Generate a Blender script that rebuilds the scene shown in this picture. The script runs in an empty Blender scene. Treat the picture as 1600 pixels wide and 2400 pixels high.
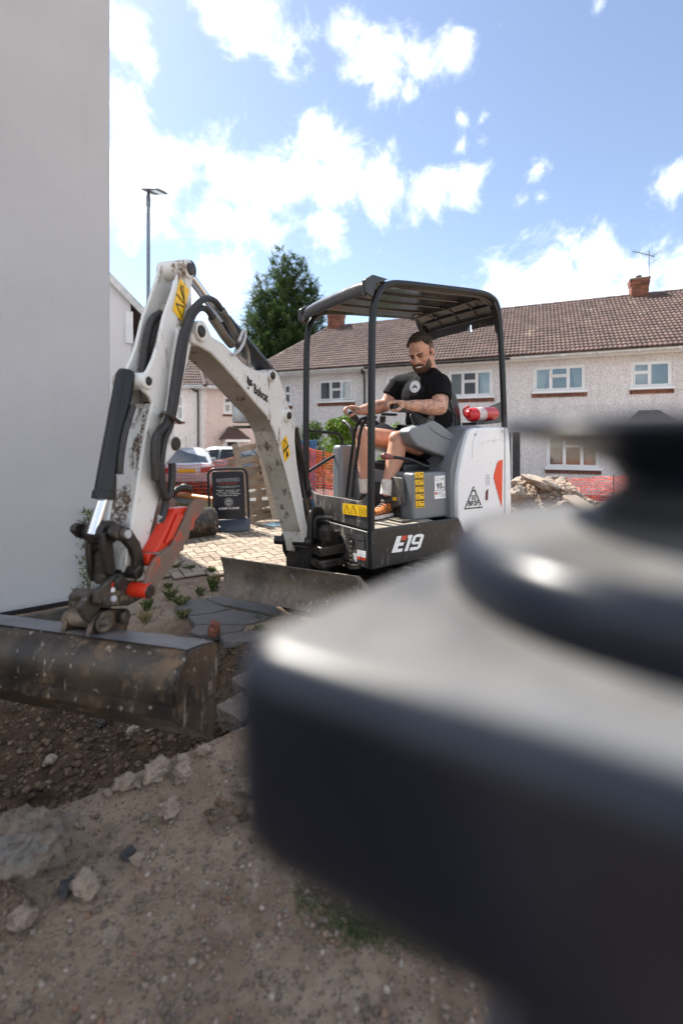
import bpy, bmesh, math, random
from mathutils import Vector as V, Matrix, noise as mnoise
random.seed(7)
sc = bpy.context.scene
C = sc.collection
rad = math.radians
# ------------------------------------------------------------------ camera
CAMZ, FPX, HX, HY = 1.33, 1084.0, 800.0, 1030.0      # eye height, focal length and horizon in photo pixels
cam = bpy.data.cameras.new('camera'); camo = bpy.data.objects.new('camera', cam); C.objects.link(camo)
camo.location = (0, 0, CAMZ); camo.rotation_euler = (rad(90), 0, 0)
cam.sensor_fit = 'VERTICAL'; cam.sensor_height = 36; cam.lens = FPX/2400*36
cam.shift_y = -(1200-HY)/2400
cam.clip_start = .02; cam.clip_end = 1000
cam.dof.use_dof = True; cam.dof.focus_distance = 3.3; cam.dof.aperture_fstop = 1.3; cam.dof.aperture_blades = 9
sc.camera = camo
# ------------------------------------------------------------------ world and sun
SUN_DIR = V((-.72, .69, 0)).normalized(); SUN_EL = rad(51)
w = bpy.data.worlds.new('World'); sc.world = w; w.use_nodes = True
nt = w.node_tree; nt.nodes.clear()
def wn(t, **k):
    n = nt.nodes.new(t)
    for a, b in k.items(): setattr(n, a, b)
    return n
def wmath(op, a, b=None, c=None):
    n = wn('ShaderNodeMath', operation=op)
    for i, x in enumerate((a, b, c)):
        if x is None: continue
        if isinstance(x, (int, float)): n.inputs[i].default_value = x
        else: nt.links.new(x, n.inputs[i])
    return n.outputs[0]
sky = wn('ShaderNodeTexSky', sky_type='NISHITA'); sky.sun_disc = False
sky.sun_elevation = SUN_EL; sky.sun_rotation = math.atan2(SUN_DIR.x, SUN_DIR.y)
sky.air_density = 1.0; sky.dust_density = .3; sky.ozone_density = 2.0
tc = wn('ShaderNodeTexCoord'); DIRV = tc.outputs['Generated']
CLOUDS = [(300,90,75),(335,150,55),(285,235,70),(300,320,90),(265,410,120),(420,400,95),(540,425,110),(650,430,120),(765,345,85),(790,430,120),
 (890,440,95),(1000,455,85),(1085,435,65),(600,525,85),(500,490,95),(350,490,100),(770,525,75),(970,515,55),(520,15,75),(600,70,85),(665,130,75),
 (560,115,55),(715,155,35),(865,120,55),(900,172,75),(985,155,60),(1065,110,50),(815,75,50),(965,215,48),(1090,279,26),(1125,279,24),(975,300,24),
 (1075,345,30),(1127,334,22),(1255,394,38),(1285,392,22),(1225,470,30),(1265,465,26),(1595,420,62),(1195,690,95),(1300,645,100),(1400,620,95),(1500,640,95),
 (1595,650,100),(1350,730,130),(1490,720,130),(535,665,85),(465,705,70),(1180,60,18),(1400,15,26)]
cur = None
for (px, py, r) in CLOUDS:
    d = V(((px-HX)/FPX, 1, (HY-py)/FPX)); L = d.length; d.normalize()
    vm = wn('ShaderNodeVectorMath', operation='DISTANCE'); nt.links.new(DIRV, vm.inputs[0]); vm.inputs[1].default_value = d
    am = min(1.0, .3+r/110)
    q = wmath('MULTIPLY_ADD', vm.outputs['Value'], -am/(r*1.22/FPX/L), am)
    cur = q if cur is None else wmath('SMOOTH_MAX', cur, q, .12)
lown = wn('ShaderNodeTexNoise'); lown.inputs['Scale'].default_value = 2.6; lown.inputs['Detail'].default_value = 3
nt.links.new(DIRV, lown.inputs['Vector'])
sep = wn('ShaderNodeSeparateXYZ'); nt.links.new(DIRV, sep.inputs[0])
side = wmath('MULTIPLY', wmath('SUBTRACT', .62, sep.outputs[1]), 4.0); side.node.use_clamp = True
gen = wmath('MULTIPLY_ADD', lown.outputs['Fac'], 3.2, -1.05)  # cloud cover out of view, thickened to raise the fill light
gen = wmath('ADD', wmath('MULTIPLY', gen, side), wmath('MULTIPLY_ADD', side, 1.0, -1.0))
dens = wmath('MAXIMUM', wmath('MAXIMUM', cur, gen), -.25)
fb = wn('ShaderNodeTexNoise'); fb.inputs['Scale'].default_value = 11; fb.inputs['Detail'].default_value = 9; fb.inputs['Roughness'].default_value = .66
fb.inputs['Distortion'].default_value = .35
nt.links.new(DIRV, fb.inputs['Vector'])
edge = wmath('ADD', dens, wmath('MULTIPLY', wmath('SUBTRACT', fb.outputs['Fac'], .52), 2.9))
mr = wn('ShaderNodeMapRange', interpolation_type='SMOOTHSTEP'); nt.links.new(edge, mr.inputs['Value'])
mr.inputs['From Min'].default_value = .08; mr.inputs['From Max'].default_value = 1.15
sh = wn('ShaderNodeMapRange', interpolation_type='SMOOTHSTEP'); nt.links.new(edge, sh.inputs['Value'])
sh.inputs['From Min'].default_value = .7; sh.inputs['From Max'].default_value = 2.1
cc = wn('ShaderNodeMix', data_type='RGBA'); nt.links.new(sh.outputs[0], cc.inputs['Factor'])
cc.inputs[6].default_value = (.94, .97, 1, 1); cc.inputs[7].default_value = (.46, .48, .515, 1)
hs = wn('ShaderNodeHueSaturation'); hs.inputs['Saturation'].default_value = .86; hs.inputs['Hue'].default_value = .501; nt.links.new(sky.outputs[0], hs.inputs['Color'])
bg1 = wn('ShaderNodeBackground'); bg1.inputs[1].default_value = .059; nt.links.new(hs.outputs[0], bg1.inputs[0])
bg2 = wn('ShaderNodeBackground'); bg2.inputs[1].default_value = .56; nt.links.new(cc.outputs[2], bg2.inputs[0])
mx = wn('ShaderNodeMixShader'); nt.links.new(mr.outputs[0], mx.inputs[0]); nt.links.new(bg1.outputs[0], mx.inputs[1]); nt.links.new(bg2.outputs[0], mx.inputs[2])
wo = wn('ShaderNodeOutputWorld'); nt.links.new(mx.outputs[0], wo.inputs[0])
sun = bpy.data.lights.new('sun', 'SUN'); sun.energy = 3.3; sun.angle = rad(.5); sun.color = (1, .95, .87)
suno = bpy.data.objects.new('sun', sun); C.objects.link(suno)
sv = V((SUN_DIR.x*math.cos(SUN_EL), SUN_DIR.y*math.cos(SUN_EL), math.sin(SUN_EL)))
suno.rotation_euler = (-sv).to_track_quat('-Z', 'Y').to_euler(); suno.location = sv*60
sc.view_settings.view_transform = 'Standard'; sc.view_settings.look = 'None'; sc.view_settings.gamma = 1
sc.view_settings.exposure = 1.95
sc.render.engine = 'CYCLES'; sc.cycles.use_denoising = True
sc.cycles.max_bounces = 6; sc.cycles.transparent_max_bounces = 12; sc.cycles.caustics_reflective = False; sc.cycles.caustics_refractive = False
# ------------------------------------------------------------------ frames of the place
def P(px, py, d): return V(((px-HX)/FPX*d, d, CAMZ+(HY-py)/FPX*d))
def ray(px, py): return V(((px-HX)/FPX, 1, (HY-py)/FPX))
def hit(px, py, o, n):
    r = ray(px, py); e = V((0, 0, CAMZ)); return e + r*((o-e).dot(n)/r.dot(n))
UP = V((0, 0, 1))
P0 = V((.20, 3.15, 0)); MF = V((-.82, -.572, 0)).normalized(); MR = V((-.572, .82, 0)).normalized()
MR = (MR - MF*MR.dot(MF)).normalized()
def M(f, r, z): return P0 + MF*f + MR*r + UP*z
def onr(px, py, r): return hit(px, py, P0+MR*r, MR)          # point on a lengthwise plane of the machine
def onf(px, py, f): return hit(px, py, P0+MF*f, MF)          # point on a crosswise plane of the machine
def onz(px, py, z): return hit(px, py, V((0, 0, z)), UP)
BS = V((-.35, 3.32, 0)); BD = V((-.26, -.965, 0)).normalized(); BL = V((.965, -.26, 0)).normalized()
def onb(px, py, s=0): return hit(px, py, BS+BL*s, BL)        # point on a lengthwise plane of boom and stick
def B(t, s, z): return BS + BD*t + BL*s + UP*z
# ------------------------------------------------------------------ mesh helpers
def cr(pts, n=6, closed=False):
    pts = [V(p) for p in pts]; out = []; m = len(pts)
    for i in range(m if closed else m-1):
        if closed: a, b, c, d = pts[i-1], pts[i], pts[(i+1) % m], pts[(i+2) % m]
        else: a, b, c, d = pts[max(i-1, 0)], pts[i], pts[i+1], pts[min(i+2, m-1)]
        for k in range(n):
            t = k/n
            out.append(.5*((2*b)+(c-a)*t+(2*a-5*b+4*c-d)*t*t+(3*b-a-3*c+d)*t**3))
    if not closed: out.append(pts[-1])
    return out
def rootloc(o):
    l = V((0, 0, 0))
    while o is not None: l += o.location; o = o.parent
    return l
class MB:
    def __init__(s): s.v = []; s.f = []
    def add(s, vs, fs):
        b = len(s.v); s.v += [V(x) for x in vs]; s.f += [tuple(b+i for i in f) for f in fs]; return s
    def box(s, c, x, y, z):
        c = V(c); x = V(x); y = V(y); z = V(z)
        vs = [c+x*i+y*j+z*k for i in (-1, 1) for j in (-1, 1) for k in (-1, 1)]
        return s.add(vs, [(0,1,3,2), (4,6,7,5), (0,4,5,1), (2,3,7,6), (0,2,6,4), (1,5,7,3)])
    def abox(s, x0, x1, y0, y1, z0, z1): return s.box(((x0+x1)/2, (y0+y1)/2, (z0+z1)/2), ((x1-x0)/2, 0, 0), (0, (y1-y0)/2, 0), (0, 0, (z1-z0)/2))
    def mbox(s, f0, f1, r0, r1, z0, z1): return s.box(M((f0+f1)/2, (r0+r1)/2, (z0+z1)/2), MF*((f1-f0)/2), MR*((r1-r0)/2), UP*((z1-z0)/2))
    def bbox(s, t0, t1, a0, a1, z0, z1): return s.box(B((t0+t1)/2, (a0+a1)/2, (z0+z1)/2), BD*((t1-t0)/2), BL*((a1-a0)/2), UP*((z1-z0)/2))
    def prism(s, pts, vec):
        n = len(pts); vec = V(vec); pts = [V(p) for p in pts]
        fs = [tuple(range(n))[::-1], tuple(range(n, 2*n))] + [(i, (i+1) % n, n+(i+1) % n, n+i) for i in range(n)]
        return s.add(pts+[p+vec for p in pts], fs)
    def loft(s, rings, cap=True, closed=True):
        n = len(rings[0]); vs = [p for r in rings for p in r]; fs = []
        for k in range(len(rings)-1):
            for i in range(n if closed else n-1):
                j = (i+1) % n; fs.append((k*n+i, k*n+j, (k+1)*n+j, (k+1)*n+i))
        if cap: fs += [tuple(range(n))[::-1], tuple((len(rings)-1)*n+i for i in range(n))]
        return s.add(vs, fs)
    def tube(s, path, r, n=10, closed=False, flat=None):
        path = [V(p) for p in path]; m = len(path); rr = r if isinstance(r, (list, tuple)) else [r]*m; rings = []; u = None
        for i in range(m):
            if closed: t = path[(i+1) % m]-path[i-1]
            else: t = path[min(i+1, m-1)]-path[max(i-1, 0)]
            if t.length < 1e-9: t = V((0, 0, 1))
            t.normalize()
            if u is None: u = t.orthogonal().normalized()
            u = (u-t*u.dot(t)); u = u.normalized() if u.length > 1e-6 else t.orthogonal().normalized()
            b = t.cross(u)
            rings.append([path[i]+(u*math.cos(2*math.pi*k/n)+b*math.sin(2*math.pi*k/n))*rr[i] for k in range(n)])
        if closed: rings.append(rings[0])
        return s.loft(rings, cap=not closed)
    def cyl(s, a, b, r, r2=None, n=20): return s.tube([a, b], [r, r if r2 is None else r2], n)
    def ell(s, c, x, y, z, nu=16, nv=10):
        c = V(c); x = V(x); y = V(y); z = V(z); rings = []
        for j in range(1, nv):
            th = math.pi*j/nv
            rings.append([c-z*math.cos(th)+(x*math.cos(2*math.pi*i/nu)+y*math.sin(2*math.pi*i/nu))*math.sin(th) for i in range(nu)])
        b = len(s.v); s.loft(rings, cap=False); a0 = len(s.v); s.v += [c-z, c+z]
        for i in range(nu):
            j = (i+1) % nu; s.f.append((a0, b+j, b+i)); s.f.append((a0+1, b+(nv-2)*nu+i, b+(nv-2)*nu+j))
        return s
    def lathe(s, o, prof, n=32, ax=UP, start=None):
        o = V(o); ax = V(ax).normalized(); u = ax.orthogonal().normalized() if start is None else V(start); b = ax.cross(u)
        return s.loft([[o+ax*h+(u*math.cos(2*math.pi*k/n)+b*math.sin(2*math.pi*k/n))*max(r, 1e-4) for k in range(n)] for r, h in prof])
    def build(s, name, m, parent=None, bevel=0, seg=2, angle=35, normals=True, kind=None, smooth=True):
        off = rootloc(parent) if parent is not None else V((0, 0, 0))
        me = bpy.data.meshes.new(name); me.from_pydata([v-off for v in s.v], [], s.f)
        if normals:
            bm = bmesh.new(); bm.from_mesh(me); bmesh.ops.recalc_face_normals(bm, faces=bm.faces); bm.to_mesh(me); bm.free()
        if smooth:
            me.shade_smooth(); me.set_sharp_from_angle(angle=rad(angle))
        o = bpy.data.objects.new(name, me); C.objects.link(o)
        for x in (m if isinstance(m, (list, tuple)) else [m]): me.materials.append(x)
        if parent is not None: o.parent = parent
        if bevel:
            b = o.modifiers.new('bevel', 'BEVEL'); b.width = bevel; b.segments = seg; b.limit_method = 'ANGLE'; b.angle_limit = rad(32); b.harden_normals = False
        if kind: o['kind'] = kind
        return o
def thing(name, label, cat, loc=(0, 0, 0), group=None):
    o = bpy.data.objects.new(name, None); C.objects.link(o); o.location = loc; o.empty_display_size = .1
    return tag(o, label, cat, group)
def tag(o, label, cat, group=None):
    o['label'] = label; o['category'] = cat
    if group: o['group'] = group
    return o
# ------------------------------------------------------------------ materials
MATS = {}
class NT:
    def __init__(s, name):
        s.m = bpy.data.materials.new(name); s.m.use_nodes = True; s.t = s.m.node_tree; s.b = s.t.nodes['Principled BSDF']
        s.tc = s.n('ShaderNodeTexCoord'); MATS[name] = s.m
        s.obj = s.tc.outputs['Object']
    def n(s, t, **k):
        x = s.t.nodes.new(t)
        for a, b in k.items(): setattr(x, a, b)
        return x
    def link(s, a, b): s.t.links.new(a, b)
    def put(s, sock, x):
        if isinstance(x, (int, float)): sock.default_value = x
        elif isinstance(x, (tuple, list)): sock.default_value = tuple(x)+(1,) if len(x) == 3 and len(sock.default_value) == 4 else x
        else: s.link(x, sock)
    def noise(s, scale, detail=4, rough=.55, vec=None, out='Fac', dist=0):
        x = s.n('ShaderNodeTexNoise'); x.inputs['Scale'].default_value = scale; x.inputs['Detail'].default_value = detail
        x.inputs['Roughness'].default_value = rough; x.inputs['Distortion'].default_value = dist; s.link(vec or s.obj, x.inputs['Vector']); return x.outputs[out]
    def vor(s, scale, out='Distance', vec=None, rnd=1, feature='F1'):
        x = s.n('ShaderNodeTexVoronoi', feature=feature); x.inputs['Scale'].default_value = scale; x.inputs['Randomness'].default_value = rnd
        s.link(vec or s.obj, x.inputs['Vector']); return x.outputs[out]
    def map(s, sc3, vec=None, rot=(0, 0, 0)):
        x = s.n('ShaderNodeMapping'); x.inputs['Scale'].default_value = sc3; x.inputs['Rotation'].default_value = rot; s.link(vec or s.obj, x.inputs['Vector']); return x.outputs[0]
    def ramp(s, x, a, b, lo=0, hi=1):
        r = s.n('ShaderNodeMapRange', interpolation_type='SMOOTHSTEP'); s.put(r.inputs['Value'], x)
        for k, q in (('From Min', a), ('From Max', b), ('To Min', lo), ('To Max', hi)): r.inputs[k].default_value = q
        return r.outputs[0]
    def mix(s, fac, a, b, mode='MIX'):
        x = s.n('ShaderNodeMix', data_type='RGBA', blend_type=mode); s.put(x.inputs['Factor'], fac); s.put(x.inputs[6], a); s.put(x.inputs[7], b); return x.outputs[2]
    def math(s, op, a, b=0, c=0):
        x = s.n('ShaderNodeMath', operation=op); s.put(x.inputs[0], a); s.put(x.inputs[1], b)
        if op == 'MULTIPLY_ADD': s.put(x.inputs[2], c)
        return x.outputs[0]
    def bump(s, h, strength=.3, dist=.01):
        x = s.n('ShaderNodeBump'); x.inputs['Strength'].default_value = strength; x.inputs['Distance'].default_value = dist; s.link(h, x.inputs['Height']); s.link(x.outputs[0], s.b.inputs['Normal'])
    def fin(s, col, rough=.5, metal=0, spec=None, coat=0):
        s.put(s.b.inputs['Base Color'], col); s.put(s.b.inputs['Roughness'], rough); s.put(s.b.inputs['Metallic'], metal)
        if spec is not None: s.b.inputs['Specular IOR Level'].default_value = spec
        if coat: s.b.inputs['Coat Weight'].default_value = coat; s.b.inputs['Coat Roughness'].default_value = .12
        return s.m
def plain(name, col, rough=.5, metal=0, var=.12, scale=9, bump=0, bscale=60, spec=None, coat=0):
    t = NT(name); n = t.noise(scale, 5, .6)
    c = t.mix(t.ramp(n, .3, .7), tuple(x*(1-var) for x in col), tuple(min(1, x*(1+var)) for x in col))
    r = t.math('MULTIPLY_ADD', t.noise(scale*2.3, 4), .3*rough, rough*.85)
    if bump: t.bump(t.noise(bscale, 4), bump, .004)
    return t.fin(c, r, metal, spec, coat)
def isl(t):
    g = t.n('ShaderNodeNewGeometry'); oi = t.n('ShaderNodeObjectInfo')
    return t.math('FRACT', t.math('ADD', g.outputs['Random Per Island'], oi.outputs['Random']))
def dirty(name, paint, dirt, amount=.5, rough=.35, scale=7, streak=(1, 1, .25), speck=True, fine=(.03, .02, .015), grime=0):
    """worn paint with mud patches, fine splashes and bare chips"""
    t = NT(name); n = t.noise(scale, 8, .68, t.map(streak)); n2 = t.noise(scale*6, 6, .7)
    f = t.math('MULTIPLY', t.ramp(n, .66-amount*.27, .70-amount*.18), t.ramp(n2, .36, .52))
    c = t.mix(t.noise(2.2, 3), tuple(x*.9 for x in paint), paint)
    if grime: c = t.mix(t.ramp(t.noise(3.1, 6, .6), .35, .7, 0, grime), c, dirt)
    c = t.mix(f, c, dirt)
    if speck:
        sp = t.ramp(t.noise(scale*9, 3, .5, t.map((1, 1, .5))), .68, .74)
        c = t.mix(sp, c, fine)
    t.bump(t.noise(55, 5), .12, .003)
    return t.fin(c, t.math('MULTIPLY_ADD', f, .45, rough), 0)
def steel(name, a, b, mud, scr=.5, rough=.42, metal=.5):
    """worn steel: two tones, dried mud and pale vertical scratches"""
    t = NT(name); n = t.noise(6, 7, .62); c = t.mix(t.ramp(n, .35, .65), a, b)
    m = t.math('MULTIPLY', t.ramp(t.noise(9, 8, .7), .5, .68), t.ramp(t.noise(2.1, 3), .38, .6)); c = t.mix(m, c, mud)
    s = t.ramp(t.noise(26, 5, .75, t.map((1, 1, .16), rot=(0, .12, 0)), dist=.3), .61, .67)
    s2 = t.ramp(t.noise(48, 3, .6), .66, .70)
    s = t.math('MULTIPLY', t.math('MAXIMUM', s, s2), scr); c = t.mix(s, c, (.55, .52, .47))
    t.bump(t.noise(40, 6, .7), .25, .004)
    return t.fin(c, t.math('MULTIPLY_ADD', m, .35, rough), t.math('MULTIPLY_ADD', m, -metal, metal))
white = dirty('white paint', (.74, .74, .72), (.20, .135, .09), .31, .34, 11, (1, 1, .3), grime=.12)
whiteclean = dirty('white panel', (.80, .81, .83), (.4, .37, .33), .02, .28, 5, speck=True, fine=(.5, .49, .47))
whitemud = dirty('muddy white', (.50, .47, .42), (.085, .058, .04), .50, .5, 16, (1, 1, .14), grime=.5)
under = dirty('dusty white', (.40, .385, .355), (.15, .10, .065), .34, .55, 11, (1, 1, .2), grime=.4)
black = dirty('black paint', (.022, .023, .026), (.20, .17, .14), .25, .32, 8, fine=(.28, .26, .23))
blackdusty = dirty('dusty black', (.035, .035, .037), (.24, .21, .18), .5, .45, 9, (1, 1, .3), fine=(.33, .31, .28), grime=.35)
tubeblack = plain('tube black', (.010, .011, .013), .34, var=.1, spec=.35)
rubber = plain('rubber', (.018, .017, .017), .55, var=.25, scale=14, bump=.2)
hose = plain('hose', (.022, .020, .020), .5, var=.3, scale=30, bump=.3, bscale=90)
grey = plain('grey plastic', (.17, .18, .195), .42, var=.05, scale=4, bump=.15, bscale=300)
dgrey = plain('dark grey plastic', (.05, .052, .056), .5, var=.1)
chrome = plain('chrome rod', (.75, .76, .78), .12, 1, var=.03)
castiron = steel('cast steel', (.014, .012, .011), (.035, .029, .024), (.11, .088, .068), .12, .42, .3)
hitchsteel = steel('hitch steel', (.026, .022, .018), (.065, .054, .042), (.19, .145, .10), .25, .5, .25)
bucketsteel = steel('bucket steel', (.020, .017, .016), (.060, .044, .032), (.17, .105, .055), .5, .34, .35)
buckettop = steel('bucket top', (.10, .105, .12), (.16, .16, .17), (.21, .16, .12), .15, .4, .25)
bladesteel = steel('blade steel', (.095, .076, .062), (.18, .145, .115), (.20, .14, .09), .6, .55, .2)
redp = dirty('red paint', (.62, .035, .012), (.22, .10, .06), .15, .3, 8, speck=False)
redworn = dirty('worn red', (.15, .115, .09), (.48, .07, .03), .40, .5, 8, (1, 1, .7), speck=True, fine=(.25, .2, .16), grime=.2)
orange = plain('orange decal', (.72, .055, .012), .35, var=.03)
yellow = plain('yellow decal', (.85, .50, .01), .4, var=.05)
inkblack = plain('ink', (.012, .012, .014), .5, var=.05)
inkwhite = plain('white ink', (.82, .82, .82), .5, var=.03)
inkred = plain('red ink', (.55, .06, .03), .5, var=.03)
inkgrey = plain('grey ink', (.42, .42, .44), .5, var=.05)
leather = plain('black vinyl', (.014, .014, .016), .32, var=.1, bump=.1, bscale=250)
skin = None
render_wall = None
# ================================================================== ground
def sstep(a, b, x):
    t = min(1, max(0, (x-a)/(b-a))); return t*t*(3-2*t)
def fbm(x, y, s, o=4):
    v = 0; a = 1; tot = 0
    for i in range(o):
        v += a*mnoise.noise(V((x*s, y*s, 3.1*i))); tot += a; a *= .55; s *= 2.1
    return v/tot
def trench(x, y):
    d = (x+.59)*-.634+(y-2.0)*.775; a = (x+.59)*.775+(y-2.0)*.634
    d += .05*fbm(x, y, 4)
    return sstep(-.02, .20, d)*(1-sstep(1.25, 1.6, d))*(1-sstep(.30, .62, a+.1*fbm(x+5, y, 3)))
def dug(x, y):      # loose dark earth thrown out beside the hole
    d = math.hypot((x+.50)/.42, (y-2.95)/.38)+.7*fbm(x, y, 5, 5)
    d2 = math.hypot((x+.42)/.10, (y-1.62)/.09)+.6*fbm(x, y, 11, 4)
    return max(1-sstep(.55, 1.0, d), .5*(1-sstep(.4, 1.0, d2)))
def gz(x, y):
    tr = trench(x, y); z = .022*fbm(x, y, 1.1)+.012*fbm(x, y, 6, 5)+.004*fbm(x, y, 26, 3)
    z += tr*(-.24+.085*fbm(x, y, 3.5)+.03*fbm(x, y, 16, 3))
    z += .05*dug(x, y)*fbm(x+3, y, 8, 4)
    e = (x+.59)*-.634+(y-2.0)*.775
    if y < 4: z += .03*math.exp(-((e+.06)/.08)**2)*(1-sstep(.3, .6, (x+.59)*.775+(y-2)*.634))
    if 4.3 < y < 8.2 and x < 1.5: z = z*.3-.01
    z -= .40*sstep(8.3, 10.2, y+.25*x*(x < 0))
    return z
def axis(segs):
    out = []
    for a, b, st in segs:
        n = max(1, int(round((b-a)/st))); out += [a+(b-a)*i/n for i in range(n)]
    return out+[segs[-1][1]]
xs = axis([(-300, -40, 60), (-40, -8, 4), (-8, -2.6, .3), (-2.6, 1.3, .022), (1.3, 3.5, .1), (3.5, 12, .8), (12, 40, 4), (40, 300, 60)])
ys = axis([(-60, -4, 14), (-4, .6, .4), (.6, 4.4, .022), (4.4, 11, .12), (11, 40, 2), (40, 400, 60)])
gm = bpy.data.meshes.new('ground'); gv = []; soil = []
for y in ys:
    for x in xs:
        near = abs(x) < 9 and y < 12
        gv.append((x, y, gz(x, y) if near else gz(max(-9, min(9, x)), y) if y < 12 else -.40)); soil.append(max(trench(x, y), dug(x, y)) if near else 0)
nx = len(xs)
gm.from_pydata(gv, [], [(j*nx+i, j*nx+i+1, (j+1)*nx+i+1, (j+1)*nx+i) for j in range(len(ys)-1) for i in range(nx-1)])
ca = gm.color_attributes.new('soil', 'FLOAT_COLOR', 'POINT')
ca.data.foreach_set('color', [c for s_ in soil for c in (s_, s_, s_, 1)])
gm.shade_smooth()
t = NT('earth'); at = t.n('ShaderNodeVertexColor', layer_name='soil').outputs['Color']
n1 = t.noise(1.7, 6, .6); n2 = t.noise(14, 6, .65)
c = t.mix(t.ramp(n1, .35, .65), (.225, .155, .106), (.375, .28, .203)); c = t.mix(t.ramp(n2, .45, .75, 0, .6), c, (.42, .335, .255))
c = t.mix(t.ramp(t.noise(2.6, 3), .62, .72, 0, .4), c, (.22, .11, .075)); c = t.mix(t.ramp(t.noise(5.5, 7, .72), .52, .66, 0, .55), c, (.145, .10, .07))
peb = t.vor(95); pc = t.vor(95, 'Color'); sepc = t.n('ShaderNodeSeparateColor'); t.link(pc, sepc.inputs[0])
pm = t.math('MULTIPLY', t.ramp(peb, .42, .30), t.ramp(sepc.outputs[0], .66, .70))
c = t.mix(pm, c, t.mix(t.ramp(sepc.outputs[1], .3, .7), (.17, .125, .09), (.40, .32, .25)))
so = t.mix(t.ramp(t.noise(9, 6, .7), .35, .7), (.045, .027, .016), (.14, .09, .056))
so = t.mix(t.math('MULTIPLY', pm, .22), so, (.18, .135, .10)); c = t.mix(at, c, so)
h = t.math('ADD', t.math('MULTIPLY', t.noise(60, 6, .7), .6), t.math('MULTIPLY', pm, .35)); h = t.math('ADD', h, t.noise(16, 5, .7))
t.bump(h, 1.0, .03); earth = t.fin(c, .92, 0, .2)
gm.materials.append(earth)
ground = bpy.data.objects.new('ground', gm); C.objects.link(ground); ground['kind'] = 'structure'
# street behind the plot
road = MB(); road.add([(-40, 10.4, -.392), (40, 10.4, -.392), (40, 15.5, -.392), (-40, 22, -.392)], [(0, 1, 2, 3)])
t = NT('asphalt'); c = t.mix(t.noise(30, 5), (.055, .053, .052), (.11, .105, .10)); t.bump(t.noise(120, 3), .3, .004)
road.build('road', t.fin(c, .85), kind='structure', smooth=False)
# ------------------------------------------------------------------ block paving in herringbone
t = NT('paver'); r_ = isl(t); c = t.mix(r_, (.21, .165, .125), (.33, .27, .21)); c = t.mix(t.ramp(t.noise(7, 5), .5, .75, 0, .5), c, (.13, .11, .09))
c = t.mix(t.ramp(t.noise(70, 4), .5, .8, 0, .4), c, (.38, .32, .26)); t.bump(t.noise(160, 4), .35, .003); paver = t.fin(c, .85, 0, .25)
t = NT('joint sand'); jointm = t.fin(t.mix(t.noise(40, 4), (.055, .045, .035), (.11, .09, .07)), .95)
pd = MB().add([(-3.3, 4.6, .004), (.9, 4.45, .004), (1.2, 7.9, .004), (-3.6, 7.9, .004)], [(0, 1, 2, 3)]).build('paved_drive', jointm, kind='structure', smooth=False)
pu = V((.86, .51, 0)); pv_ = V((-.51, .86, 0)); PW, PL_ = .104, .208
pm_ = MB(); b_ = .006
def paver_mesh(): # a block with a worn chamfer, lying along x
    hx, hy = PL_/2-.005, PW/2-.005
    lo = [(-hx, -hy), (hx, -hy), (hx, hy), (-hx, hy)]; hi = [(-hx+b_, -hy+b_), (hx-b_, -hy+b_), (hx-b_, hy-b_), (-hx+b_, hy-b_)]
    return MB().loft([[V((x, y, 0)) for x, y in lo], [V((x, y, .012)) for x, y in lo], [V((x, y, .017)) for x, y in hi]])
pmb = paver_mesh(); pproto = bpy.data.meshes.new('paver'); pproto.from_pydata(pmb.v, [], pmb.f); pproto.materials.append(paver)
cand = []
for i in range(-60, 60):
    for j in range(-60, 60):
        for k in (0, 1):
            # herringbone cell: each step shifts the pair one width
            ox = (i*1 + j*2)*PW*1.0 - 0; oy = (i*1 - j*2)*PW*1.0
            if k == 0: cx, cy, rz = ox+PW, oy+PW/2, 0
            else: cx, cy, rz = ox+PW/2-PW*0, oy+PW*2, math.pi/2
            p = V((-1.1, 6.0, 0))+pu*cx+pv_*cy
            edge_n = 4.36+.14*fbm(p.x, p.y, 1.3)+.12*(p.x+2)
            if -3.2 < p.x < .9 and edge_n < p.y < 7.75: cand.append((p, rz))
seen = {}; uniq = []
for p, rz in cand:
    key = (round(p.x, 2), round(p.y, 2), round(rz, 1))
    if key not in seen: seen[key] = 1; uniq.append((p, rz))
def pscore(p): # shown in the gap between stick and machine first
    px = HX+p.x/p.y*FPX; return p.y + (0 if 395 < px < 760 else 9)
uniq.sort(key=lambda q: pscore(q[0]))
pang = math.atan2(pu.y, pu.x); rest = MB()
for k, (p, rz) in enumerate(uniq):
    z = .006+random.uniform(-.003, .003)
    mt = Matrix.Translation((p.x, p.y, z)) @ Matrix.Rotation(pang+rz+random.uniform(-.012, .012), 4, 'Z') @ Matrix.Rotation(random.uniform(-.012, .012), 4, 'X')
    if k < 300:
        o = bpy.data.objects.new('paver', pproto); C.objects.link(o); o.parent = pd; o.matrix_local = mt
    else: rest.add([mt @ v for v in pmb.v], pmb.f)
rest.build('paver_field', paver, pd, kind='stuff', smooth=False)
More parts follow.
